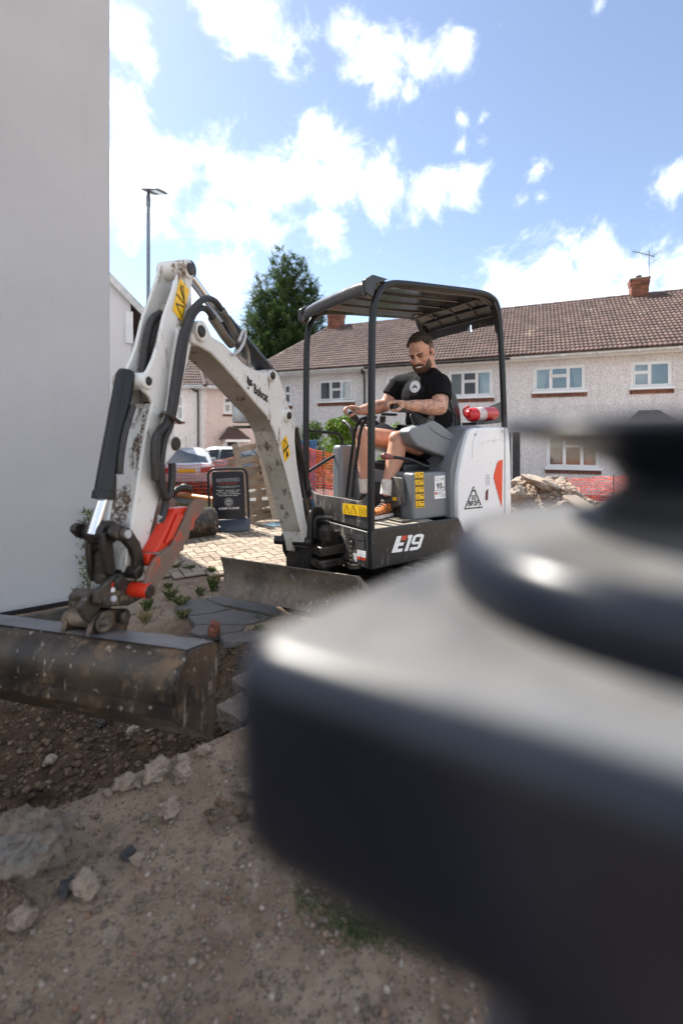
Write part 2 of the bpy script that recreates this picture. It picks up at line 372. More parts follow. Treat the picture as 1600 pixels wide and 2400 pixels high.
# ------------------------------------------------------------------ flagstones and broken concrete
t = NT('slate flag'); c = t.mix(t.noise(5, 6), (.080, .073, .066), (.140, .130, .120)); c = t.mix(t.ramp(t.noise(22, 5, .7), .58, .7, 0, .6), c, (.24, .195, .16)); t.bump(t.noise(30, 7, .7), .6, .01); flagm = t.fin(c, .75)
t = NT('concrete'); c = t.mix(t.noise(8, 6), (.20, .160, .130), (.32, .265, .22)); c = t.mix(t.ramp(t.noise(4, 6, .7), .5, .62, 0, .7), c, (.15, .112, .086)); c = t.mix(t.ramp(t.noise(60, 4), .55, .7, 0, .5), c, (.12, .09, .07)); t.bump(t.noise(28, 9, .8), 1.0, .03); concrete = t.fin(c, .9)
def slab(name, pix, z, th, m, label=None, cat=None, tilt=0, group=None):
    pts = [onz(x, y, z) for x, y in pix]; out = []
    for i, p in enumerate(pts):                       # break the edges up
        q = pts[(i+1) % len(pts)]
        for k in range(5):
            s_ = p.lerp(q, k/5); j = (.012 if name == 'concrete_slab' else .004)*(1 if k else 0)
            out.append(s_+V((random.uniform(-j, j), random.uniform(-j, j), 0)))
    cx = sum(p.x for p in out)/len(out)
    out = [V((p.x, p.y, p.z+tilt*(p.x-cx))) for p in out]
    o = MB().prism(out, V((0, 0, -th))).build(name, m, smooth=False)
    if name == 'concrete_slab':
        sb_ = o.modifiers.new('s', 'SUBSURF'); sb_.subdivision_type = 'SIMPLE'; sb_.levels = 5; sb_.render_levels = 5
        for sz, stt in ((.12, .035), (.03, .018)):
            dm_ = o.modifiers.new('d', 'DISPLACE'); tx_ = bpy.data.textures.new('d', 'CLOUDS'); tx_.noise_scale = sz; tx_.noise_depth = 4; dm_.texture = tx_; dm_.strength = stt; dm_.texture_coords = 'GLOBAL'
    else:
        b_1 = o.modifiers.new('b', 'BEVEL'); b_1.width = .006; b_1.segments = 1
    if label: tag(o, label, cat, group)
    return o
for k, (pix, lab) in enumerate([
    ([(482, 1401), (507, 1396), (645, 1420), (656, 1437), (640, 1440), (560, 1423), (503, 1412)], 'long dark grey flagstone lying under the dozer blade'),
    ([(441, 1404), (480, 1402), (506, 1415), (538, 1426), (494, 1435), (441, 1441), (408, 1424)], 'dark grey flagstone beside the weeds left of the blade'),
    ([(441, 1444), (495, 1437.5), (541, 1428), (610, 1438), (636, 1445), (575, 1461.5), (459, 1461.5)], 'cracked dark grey flagstone in the middle of the path'),
    ([(444, 1481), (459, 1464), (574, 1464.5), (564, 1477), (513, 1484), (470, 1487)], 'dark flagstone nearest the grading bucket'),
    ([(514, 1487), (566, 1479.5), (600, 1476), (625, 1482), (590, 1500), (525, 1502)], 'small pale broken flagstone behind the red brick piece')]):
    slab('flagstone', pix, .020, .05, flagm, lab, 'flagstone', group='flagstones of the broken path')
for pix, z, th, tl, lab in [
    ([(545, 1580), (625, 1545), (760, 1560), (760, 1720), (600, 1655), (575, 1605)], .05, .10, .10, 'large pale broken concrete slab at the edge of the dug hole'),
    ([(508, 1655), (560, 1622), (590, 1634), (586, 1668), (560, 1684)], .03, .08, -.08, 'small tilted piece of broken concrete in front of the slab'),
    ([(570, 1690), (640, 1662), (700, 1700), (690, 1730), (600, 1725)], -.01, .06, .05, 'low broken concrete piece beside a dry twig'),
    ([(210, 1500), (330, 1480), (480, 1500), (470, 1530), (230, 1540)], .02, .07, 0, 'concrete edge of the dug hole behind the grading bucket')]:
    slab('concrete_slab', pix, z, th, concrete, lab, 'concrete', tl, 'broken concrete around the hole')
# ------------------------------------------------------------------ loose stones
def rock_mesh(seed, sub=2, rough=.35, flat=.7):
    rnd = random.Random(seed); bm = bmesh.new(); bmesh.ops.create_icosphere(bm, subdivisions=sub, radius=1)
    o = V((rnd.uniform(0, 99), rnd.uniform(0, 99), rnd.uniform(0, 99)))
    cuts = [(V((rnd.gauss(0, 1), rnd.gauss(0, 1), rnd.gauss(0, 1))).normalized(), rnd.uniform(.45, .85)) for _ in range(9)]
    for v in bm.verts:
        p = v.co.copy()
        for n_, d in cuts:
            k = p.dot(n_)
            if k > d: p -= n_*(k-d)*.9
        p += v.co*(mnoise.noise(p*1.6+o)*rough+mnoise.noise(p*5+o)*rough*.5+mnoise.noise(p*12+o)*rough*.28)
        v.co = V((p.x, p.y, p.z*flat))
    return bm
def rock(name, loc, size, m, seed, label, cat='stone', flat=.7, sx=1, sub=3, rz=0, group=None):
    bm = rock_mesh(seed, sub+1, .36, flat); me = bpy.data.meshes.new(name); bm.to_mesh(me); bm.free(); me.materials.append(m)
    me.shade_smooth(); me.set_sharp_from_angle(angle=rad(40))
    for v in me.vertices: v.co = V((v.co.x*size*sx, v.co.y*size, v.co.z*size))
    zmin = min(v.co.z for v in me.vertices)
    o = bpy.data.objects.new(name, me); C.objects.link(o); o.location = V(loc)-V((0, 0, zmin*.85)); o.rotation_euler = (0, 0, rz)
    return tag(o, label, cat, group)
t = NT('stone'); c = t.mix(t.noise(9, 6), (.29, .21, .155), (.46, .37, .30)); c = t.mix(t.ramp(t.noise(24, 6, .7), .48, .62, 0, .8), c, (.15, .10, .07)); t.bump(t.noise(60, 8, .8), .9, .012); stonem = t.fin(c, .9)
t = NT('rough concrete'); c = t.mix(t.noise(14, 6), (.34, .255, .20), (.50, .41, .34)); c = t.mix(t.ramp(t.noise(7, 4), .52, .62, 0, .8), c, (.38, .36, .34)); c = t.mix(t.ramp(t.noise(45, 5, .7), .54, .66, 0, .6), c, (.15, .10, .07)); t.bump(t.noise(32, 9, .85), 1.0, .04); chunkm = t.fin(c, .92)
t = NT('brick'); r_ = isl(t); c = t.mix(r_, (.13, .048, .030), (.26, .095, .055)); c = t.mix(t.ramp(t.noise(30, 5), .5, .75, 0, .5), c, (.14, .05, .03)); t.bump(t.noise(90, 4), .3, .004); brickm = t.fin(c, .85)
darkst = plain('dark stone', (.05, .045, .045), .8, var=.3, bump=.4)
def gp(px, py, z=0):
    p = onz(px, py, z)
    for _ in range(4): p = onz(px, py, gz(p.x, p.y))
    return p
p = gp(62, 2062); rock('concrete_chunk', p+V((-.035, .03, 0)), .118, chunkm, 11, 'large rough pale lump of broken concrete at the lower left edge', 'concrete', .95, 1.15, 4, -.3)
for k, (px, py, s_, m, lab) in enumerate([
    (197, 2100, .042, stonem, 'pinkish white stone standing alone below the concrete lump'), (160, 2092, .026, darkst, 'small dark stone tucked against the pinkish stone'),
    (430, 1826, .045, stonem, 'cream stone on the bank below the bucket tip'), (366, 1825, .052, stonem, 'brown stone on the trench edge left of the cream stone'),
    (292, 1848, .035, stonem, 'pale flat stone on the trench edge'), (322, 1842, .026, stonem, 'small pale stone on the trench edge'),
    (400, 1912, .04, stonem, 'stone above the dark soil patch on the bank'), (478, 1768, .026, stonem, 'small brown stone under the bucket tip'),
    (430, 1790, .03, stonem, 'small pinkish stone behind the cream stone'), (585, 1860, .045, stonem, 'brown stone half hidden by the black pedestal'),
    (302, 2006, .022, darkst, 'small black stone on bare earth'), (322, 2022, .02, stonem, 'small white stone beside the black one'),
    (545, 1712, .02, stonem, 'little pale stone below the broken concrete'), (50, 2175, .035, stonem, 'stone at the far lower left edge'),
    (115, 1790, .03, stonem, 'pinkish stone in the dark trench soil'), (310, 1722, .03, stonem, 'pale stone in the trench under the bucket'),
    (240, 1702, .028, darkst, 'grey stone in the trench under the bucket'), (595, 1905, .028, stonem, 'small stone near the pedestal edge')]):
    rock('stone', gp(px, py), s_, m, 40+k, lab, 'stone', .75, 1.15, 3, random.uniform(0, 6), 'loose stones on the bank')
p = gp(500, 1492); rock('brick_piece', p, .055, brickm, 77, 'rounded piece of red brick standing on the broken path', 'brick', 1.2, .75, 3)
# gravel: uncountable pebbles
gmb = MB(); protos = []
for k in range(6):
    bm = rock_mesh(200+k, 1, .3, .65); protos.append(([v.co.copy() for v in bm.verts], [tuple(v.index for v in f.verts) for f in bm.faces])); bm.free()
random.seed(21)
gv_, gf_ = [], []
for k in range(15000):
    y = .75+3.6*random.random()**1.6; x = random.uniform(-.78*y-.1, .55*y)
    tr = trench(x, y); s_ = random.choice((.0025, .003, .004, .005, .007, .011))*random.uniform(.6, 1.3)*(1.4 if tr > .4 else 1)
    if random.random() < .02: s_ *= 2.0
    if tr > .25 and random.random() < .8: continue
    vs, fs = protos[k % 6]; a = random.uniform(0, 6.3); ca_, sa_ = math.cos(a), math.sin(a); z = gz(x, y)+s_*.2
    b0 = len(gv_); gv_ += [(x+(v.x*ca_-v.y*sa_)*s_, y+(v.x*sa_+v.y*ca_)*s_, z+v.z*s_) for v in vs]; gf_ += [tuple(b0+i for i in f) for f in fs]
t = NT('pebble'); r_ = isl(t); cr_ = t.n('ShaderNodeValToRGB'); t.link(r_, cr_.inputs[0]); el = cr_.color_ramp.elements
el[0].position = 0; el[0].color = (.10, .076, .06, 1); el[1].position = 1; el[1].color = (.33, .27, .22, 1)
for ps, co in ((.35, (.15, .112, .086)), (.62, (.22, .165, .126)), (.70, (.20, .10, .06)), (.76, (.13, .105, .085)), (.9, (.25, .20, .16))):
    e = el.new(ps); e.color = co+(1,)
pebm = t.fin(cr_.outputs[0], .88)
me = bpy.data.meshes.new('gravel'); me.from_pydata(gv_, [], gf_); me.materials.append(pebm); me.shade_smooth()
gravel = bpy.data.objects.new('gravel', me); C.objects.link(gravel); gravel['kind'] = 'stuff'; gravel['label'] = 'fine loose gravel and earth crumbs'
# clods of fresh soil in the trench
clv, clf = [], []
for k in range(6500):
    y = random.uniform(1.4, 3.6); x = random.uniform(-2.4, -.2)
    if max(trench(x, y), dug(x, y)) < .35: continue
    s_ = random.choice((.005, .007, .009, .012, .02))*random.uniform(.7, 1.4); vs, fs = protos[k % 6]; a = random.uniform(0, 6.3); ca_, sa_ = math.cos(a), math.sin(a); z = gz(x, y)+s_*.15
    b0 = len(clv); clv += [(x+(v.x*ca_-v.y*sa_)*s_, y+(v.x*sa_+v.y*ca_)*s_, z+v.z*s_) for v in vs]; clf += [tuple(b0+i for i in f) for f in fs]
t = NT('soil clod'); r_ = isl(t); soilm = t.fin(t.mix(r_, (.045, .027, .016), (.15, .098, .062)), .95); t.bump(t.noise(90, 5), .5, .004)
me = bpy.data.meshes.new('soil_clods'); me.from_pydata(clv, [], clf); me.materials.append(soilm); me.shade_smooth()
o = bpy.data.objects.new('soil_clods', me); C.objects.link(o); o['kind'] = 'stuff'; o['label'] = 'dark crumbly clods of freshly dug soil'
# ================================================================== rendered house on the left
WK = V((-1.95, 3.9, 0)); WE = V((-.808, -.589, 0)); WN = V((.589, -.808, 0))
t = NT('smooth render'); c = t.mix(t.ramp(t.noise(1.1, 4), .3, .7), (.475, .47, .48), (.515, .51, .52)); c = t.mix(t.ramp(t.noise(1.6, 5, .6, t.map((3, 3, .3))), .55, .8, 0, .35), c, (.38, .37, .365))
c = t.mix(t.ramp(t.noise(9, 6, .7, t.map((1, 1, .12))), .60, .75, 0, .22), c, (.31, .295, .28)); t.bump(t.noise(150, 5, .7), 1.0, .006); renderm = t.fin(c, .9, 0, .2)
tiled = NT('roof tile'); r_ = isl(tiled); c = tiled.mix(r_, (.062, .036, .031), (.115, .069, .059)); c = tiled.mix(tiled.ramp(tiled.noise(1.9, 5, .7), .56, .74, 0, .75), c, (.27, .225, .165)); c = tiled.mix(tiled.ramp(tiled.noise(14, 4), .55, .7, 0, .6), c, (.06, .04, .035)); tiled.bump(tiled.noise(60, 4), .3, .004); tilem = tiled.fin(c, .8)
pvc = plain('white upvc', (.78, .78, .78), .3, var=.03, scale=3)
blackpvc = plain('black plastic pipe', (.02, .02, .022), .35, var=.2)
whitepipe = plain('painted gutter', (.62, .62, .61), .5, var=.15, scale=5)
rh = thing('rendered_house', 'smooth pale grey rendered house wall filling the left edge', 'house', WK)
wb = MB(); HN = -WN
wb.prism([WK, WK+WE*9, WK+WE*9+HN*7, WK+HN*7], V((0, 0, 5.75))); wb.build('wall', renderm, rh, bevel=.012)
MB().box(WK+WE*4.5+WN*.008+UP*.0, WE*4.5, WN*.008, UP*.035).build('plinth', blackpvc, rh)
rf = MB(); e0 = WK-WE*.02+WN*.02+UP*5.72; e1 = WK+WE*9.2+WN*.02+UP*5.72; b0 = e0+HN*7.04; r0 = e0+HN*3.52+UP*2.2
rf.prism([e0, b0, r0], e1-e0); rf.build('roof', tilem, rh)
dr = MB(); dr.box(WK+WE*2.73*.982+WN*.02+UP*1.06, WE*.04, WN*.03, UP*1.05); dr.box(WK+WE*3.16+WN*.02+UP*2.14, WE*.52, WN*.03, UP*.035)
d_ = dr.build('door_frame', blackpvc, rh); MB().box(WK+WE*3.2+WN*.016+UP*1.06, WE*.47, WN*.02, UP*1.04).build('door', dgrey, rh)
# ------------------------------------------------------------------ neighbouring gable
NG = V((-5.6, 12.3, -.4)); ne = V((-.92, -.39, 0)).normalized(); nn = V((.39, -.92, 0)).normalized()
t = NT('pale render'); c = t.mix(t.noise(1.2, 4), (.66, .65, .66), (.74, .73, .74)); t.bump(t.noise(120, 3), .4, .005); render2 = t.fin(c, .9)
gh = thing('gable_house', 'pale rendered gable house seen past the near wall corner', 'house', NG)
def gp2(u, z, n=0): return NG+ne*u+UP*z+nn*n
MB().prism([gp2(0, 0), gp2(7, 0), gp2(7, 5.35), gp2(3.5, 8.9), gp2(0, 5.35)], -nn*8).build('wall', render2, gh)
MB().prism([gp2(-.32, 5.05), gp2(3.5, 8.98), gp2(3.5, 9.15), gp2(-.40, 5.20)], -nn*8.3+nn*0).build('roof', tilem, gh)
MB().prism([gp2(-.34, 4.98, .05), gp2(3.5, 8.93, .05), gp2(3.5, 9.12, .05), gp2(-.34, 5.20, .05)], nn*.12).build('barge_board', whitepipe, gh)
MB().box(gp2(.03, 4.7, .03), ne*.09, nn*.03, UP*.42).build('corner_board', pvc, gh)
gt = MB(); pr = [V((0, 0, 0))]
gt.loft([[gp2(-.52+.13*math.cos(a), 5.08+.13*math.sin(a)-.02, .1)-nn*dd for a in [math.pi+math.pi*k/8 for k in range(9)]] for dd in (0, 8)], closed=False, cap=True)
gt.build('gutter', blackpvc, gh)
# ================================================================== terrace of houses
TA = V((-2.76, 18.7, 0)); TX = V((.9205, -.3905, 0)).normalized(); TN = V((-TX.y, TX.x, 0)); TN = -TN if TN.y > 0 else TN
def fac(px, py): 
    q = hit(px, py, TA, TN)-TA; return q.dot(TX), q.z
def TF(u, z, n=0): return TA+TX*u+UP*z+TN*n
def pebble(name, a, b, dk):
    t = NT(name); v = t.vor(64, 'Color'); s_ = t.n('ShaderNodeSeparateColor'); t.link(v, s_.inputs[0])
    c = t.mix(s_.outputs[0], a, b); c = t.mix(t.ramp(s_.outputs[1], .70, .78), c, dk); c = t.mix(t.ramp(t.noise(.8, 4), .4, .75, 0, .3), c, tuple(x*.8 for x in a)); c = t.mix(t.ramp(t.noise(1.4, 6, .65, t.map((1, 1, .15))), .5, .72, 0, .35), c, tuple(x*.62 for x in a))
    t.bump(t.vor(64), .5, .015); return t.fin(c, .9, 0, .2)
dash = pebble('pebbledash', (.70, .66, .65), (.82, .785, .775), (.42, .38, .365))
dashpink = pebble('pink pebbledash', (.66, .54, .49), (.76, .64, .59), (.45, .34, .30))
t = NT('window glass'); t.t.nodes.remove(t.b); gl = t.n('ShaderNodeBsdfGlossy'); gl.inputs['Roughness'].default_value = .02; gl.inputs['Color'].default_value = (.95, .97, 1, 1)
tr_ = t.n('ShaderNodeBsdfTransparent'); tr_.inputs[0].default_value = (.82, .87, .88, 1); fr = t.n('ShaderNodeFresnel'); fr.inputs[0].default_value = 1.5
ms = t.n('ShaderNodeMixShader'); t.link(t.math('MULTIPLY_ADD', fr.outputs[0], 1.0, .08), ms.inputs[0]); t.link(tr_.outputs[0], ms.inputs[1]); t.link(gl.outputs[0], ms.inputs[2])
t.link(ms.outputs[0], t.t.nodes['Material Output'].inputs[0]); glass = t.m
room = plain('dim room', (.06, .06, .065), .9, var=.4, scale=1.5); curtain = plain('net curtain', (.62, .62, .60), .9, var=.1, scale=3)
curtg = plain('grey curtain', (.20, .22, .25), .9, var=.2, scale=3)
def wall_cells(mb, fn, u0, u1, z0, z1, ops, nrm, depth=.11):
    us = sorted({u0, u1, *[o[0] for o in ops], *[o[1] for o in ops]}); zs = sorted({z0, z1, *[o[2] for o in ops], *[o[3] for o in ops]})
    us = [x for x in us if u0 <= x <= u1]; zs = [x for x in zs if z0 <= x <= z1]
    for i in range(len(us)-1):
        for j in range(len(zs)-1):
            uc, zc = (us[i]+us[i+1])/2, (zs[j]+zs[j+1])/2
            if any(o[0] < uc < o[1] and o[2] < zc < o[3] for o in ops): continue
            mb.add([fn(us[i], zs[j]), fn(us[i+1], zs[j]), fn(us[i+1], zs[j+1]), fn(us[i], zs[j+1])], [(0, 1, 2, 3)])
    for a, b, c_, d in ops:
        q = [(a, c_), (b, c_), (b, d), (a, d)]
        for k in range(4):
            (x0, y0), (x1, y1) = q[k], q[(k+1) % 4]
            mb.add([fn(x0, y0), fn(x1, y1), fn(x1, y1, -depth), fn(x0, y0, -depth)], [(0, 1, 2, 3)])
def window(parent, fn, ex, nrm, a, b, c_, d, cols, sill=True, curt=True, openers=()):
    """cols: list of (width share, [row shares from the bottom])"""
    wd = .055; fo = MB(); y0 = -.085
    def bar(mb, x0, x1, z0, z1, n0=y0, th=.06): mb.box(fn((x0+x1)/2, (z0+z1)/2, n0+th/2), ex*((x1-x0)/2), nrm*(th/2), UP*((z1-z0)/2))
    bar(fo, a, b, c_, c_+wd); bar(fo, a, b, d-wd, d); bar(fo, a, a+wd, c_+wd, d-wd); bar(fo, b-wd, b, c_+wd, d-wd)
    W = b-a-2*wd; x = a+wd; panes = []; fr2 = MB()
    for k, (wk, rows) in enumerate(cols):
        x1 = x+W*wk
        if k: bar(fo, x-.03, x+.03, c_+wd, d-wd)
        z = c_+wd; H = d-c_-2*wd
        for q, rk in enumerate(rows):
            z1 = z+H*rk
            if q: bar(fo, x, x1, z-.03, z+.03)
            panes.append((x, x1, z, z1, (k, q) in openers)); z = z1
        x = x1
    w_ = fo.build('window', pvc, parent, bevel=.006, seg=1)
    for x0, x1, z0, z1, op in panes:
        m_ = .028; sash = MB(); th = .05; nb = y0+.012+(.055 if op else 0)
        for q in ((x0+.004, x1-.004, z0+.004, z0+.044), (x0+.004, x1-.004, z1-.044, z1-.004), (x0+.004, x0+.044, z0+.044, z1-.044), (x1-.044, x1-.004, z0+.044, z1-.044)):
            bar(sash, *q, nb, .062 if not op else .045)
        sash.build('sash', pvc, w_, bevel=.005, seg=1)
        MB().box(fn((x0+x1)/2, (z0+z1)/2, nb+.03), ex*((x1-x0)/2-.03), nrm*.004, UP*((z1-z0)/2-.03)).build('pane', glass, w_, smooth=False)
    rm = MB(); q0, q1 = -.11, -.9
    rm.add([fn(a, c_, q1), fn(b, c_, q1), fn(b, d, q1), fn(a, d, q1)], [(0, 1, 2, 3)])
    rm.add([fn(a, c_, q0), fn(b, c_, q0), fn(b, c_, q1), fn(a, c_, q1)], [(0, 1, 2, 3)]); rm.add([fn(a, d, q0), fn(b, d, q0), fn(b, d, q1), fn(a, d, q1)], [(0, 1, 2, 3)])
    rm.add([fn(a, c_, q0), fn(a, d, q0), fn(a, d, q1), fn(a, c_, q1)], [(0, 1, 2, 3)]); rm.add([fn(b, c_, q0), fn(b, d, q0), fn(b, d, q1), fn(b, c_, q1)], [(0, 1, 2, 3)])
    rm.build('room', room, w_, smooth=False)
    if curt:
        for s_, (x0, x1) in enumerate(((a+.06, a+(b-a)*.30), (b-(b-a)*.26, b-.06))):
            cu = MB(); n_ = 26; top = []; bot = []
            for k in range(n_+1):
                u = k/n_; gather = .75+.25*abs(math.cos(u*2)); wv = .03*math.sin(u*40)
                top.append(fn(x0+(x1-x0)*u, d-.03, -.22+wv)); 
                xe = x0+(x1-x0)*u*(.62 if curt == 2 else .9) if s_ == 0 else x1-(x1-x0)*(1-u)*(.62 if curt == 2 else .9)
                bot.append(fn(xe, c_+.03, -.22+wv))
            cu.loft([bot, top], cap=False, closed=False); cu.build('curtain', curtg if curt == 3 else curtain, w_)
    if sill:
        MB().box(fn((a+b)/2, c_-.03, .03), ex*((b-a)/2+.05), nrm*.07, UP*.03).build('sill', pvc, parent, bevel=.008)
        nb = max(3, int((b-a+.1)/.075))
        for k in range(nb):                               # soldier course under the sill
            uu = a-.05+(b-a+.1)*(k+.5)/nb
            MB().box(fn(uu, c_-.125, .008), ex*((b-a+.1)/nb/2-.005), nrm*.014, UP*.058).build('brick', brickm, parent, smooth=False)
    return w_
# roof tiles: one shared mesh, 300 single tiles per house and the rest joined
TW, TG = .25, .225
def tile_mb():
    prof = [(-.5, .012), (-.36, .012), (-.28, .03), (-.16, .034), (-.08, .016), (.02, .012), (.14, .012), (.22, .03), (.34, .034), (.42, .016), (.5, .012)]
    mb = MB(); L = TG+.06
    ring = lambda y, z: [V((x*TW, y, h_+z)) for x, h_ in prof]
    mb.loft([[V((x*TW, -.02, -.004)) for x, h_ in prof], ring(-.02, .040), ring(L, 0)], cap=False, closed=False); return mb
tmb = tile_mb(); tproto = bpy.data.meshes.new('roof_tile'); tproto.from_pydata(tmb.v, [], tmb.f); tproto.materials.append(tilem)
def tile_plane(parent, o, ex, up, n, length, rows, clip=None, single=300, key=None):
    """o eave start, ex along the eave, up up the slope, n roof normal"""
    rot = Matrix((ex, up, n)).transposed().to_4x4(); spots = []
    for j in range(rows):
        for i in range(int(length/TW)+1):
            x = (i+.5)*TW; y = j*TG
            if x > length or (clip and not clip(x, y)): continue
            spots.append(o+ex*x+up*y+n*(.01+random.uniform(0, .006)))
    spots.sort(key=key or (lambda p: p.y)); rest = MB(); base = rootloc(parent)
    for k, p in enumerate(spots):
        jit = Matrix.Rotation(random.uniform(-.012, .012), 4, 'Z')
        if k < single:
            q = bpy.data.objects.new('roof_tile', tproto); C.objects.link(q); q.parent = parent; q.matrix_local = Matrix.Translation(p-base) @ rot @ jit
        else:
            m4 = Matrix.Translation(p) @ rot @ jit; rest.add([m4 @ v for v in tmb.v], tmb.f)
    if rest.v: rest.build('tile_field', tilem, parent, kind='stuff', normals=False, smooth=False)
mortar = plain('mortar', (.24, .21, .18), .95)
def chimney(parent, c, ex, nn_, wx, wy, h_, pot=True, aerial=False):
    core = MB().box(c+UP*h_/2, ex*(wx/2-.012), nn_*(wy/2-.012), UP*h_/2).build('chimney', mortar, parent, smooth=False)
    rows = int(h_/.078); 
    for j in range(rows):
        z = (j+.5)*h_/rows; out = .035 if j >= rows-2 else 0
        for (d, e, L, off) in ((nn_, ex, wx, wy), (ex, nn_, wy, wx), (-ex, nn_, wy, wx)):
            n_ = max(1, round(L/.225)); bl = L/n_; st = -.5*L+(bl/2 if j % 2 == 0 else 0)
            for k in range(n_+(1 if j % 2 else 0)):
                a = max(-L/2, st+(k-.0)*bl-(bl/2)); b = min(L/2, st+k*bl+bl/2)
                if b-a < .03: continue
                MB().box(c+UP*z+e*((a+b)/2)+d*(off/2-.004+out), e*((b-a)/2-.006+out*.3), d*.014, UP*(h_/rows/2-.006)).build('brick', brickm, core, smooth=False)
    MB().box(c+UP*(h_+.03), ex*(wx/2+.06), nn_*(wy/2+.06), UP*.03).build('coping', concrete, core, bevel=.01)
    if pot: MB().lathe(c+UP*(h_+.06), [(.12, 0), (.13, .05), (.10, .06), (.10, .14), (.02, .15)], 16).build('chimney_pot', darkst, core)
    return core
UD1, UD2 = fac(860, 900)[0], fac(1197, 900)[0]
ULEFT, URIGHT = -.85, 17.6
EZ, RZ, DP = 4.04, 6.36, 3.5; GZ = -.4
slen = math.hypot(DP+.3, RZ-EZ+.2); sup = ((-TN)*(DP+.3)+UP*(RZ-EZ+.2)).normalized(); snn = TX.cross(sup).normalized()
snn = -snn if snn.z < 0 else snn
def rect(x0, y0, x1, y1):
    xm, ym = (x0+x1)/2, (y0+y1)/2
    return fac(x0, ym)[0], fac(x1, ym)[0], fac(xm, y1)[1], fac(xm, y0)[1]
units = [('hipped end house of the terrace, pebbledashed, chimney in front of the conifer', ULEFT, UD1, [
            (rect(664, 900, 683, 948), [(1, [.55, .45])], 0, ()), (rect(747, 890, 829, 940), [(.34, [1]), (.33, [.55, .45]), (.33, [1])], 3, ((0, 0), (1, 1), (2, 0)))]),
         ('middle terraced house, pebbledashed, behind the excavator driver', UD1, UD2, [
            (rect(905, 880, 985, 934), [(.34, [1]), (.33, [.55, .45]), (.33, [1])], 1, ()), (rect(1050, 868, 1154, 930), [(.32, [1]), (.34, [.6, .4]), (.34, [1])], 1, ((1, 1),)),
            (rect(905, 1040, 1010, 1110), [(.34, [1]), (.33, [.55, .45]), (.33, [1])], 1, ())]),
         ('right terraced house, pebbledashed, with aerial on its chimney and porch roof', UD2, URIGHT, [
            (rect(1249, 857, 1371, 917), [(.33, [1]), (.36, [.62, .38]), (.31, [1])], 2, ((1, 1),)), (rect(1478, 846, 1574, 908), [(.45, [.6, .4]), (.55, [1])], 0, ()),
            (rect(1280, 1020, 1404, 1097), [(.33, [1]), (.36, [.7, .3]), (.31, [1])], 1, ())])]
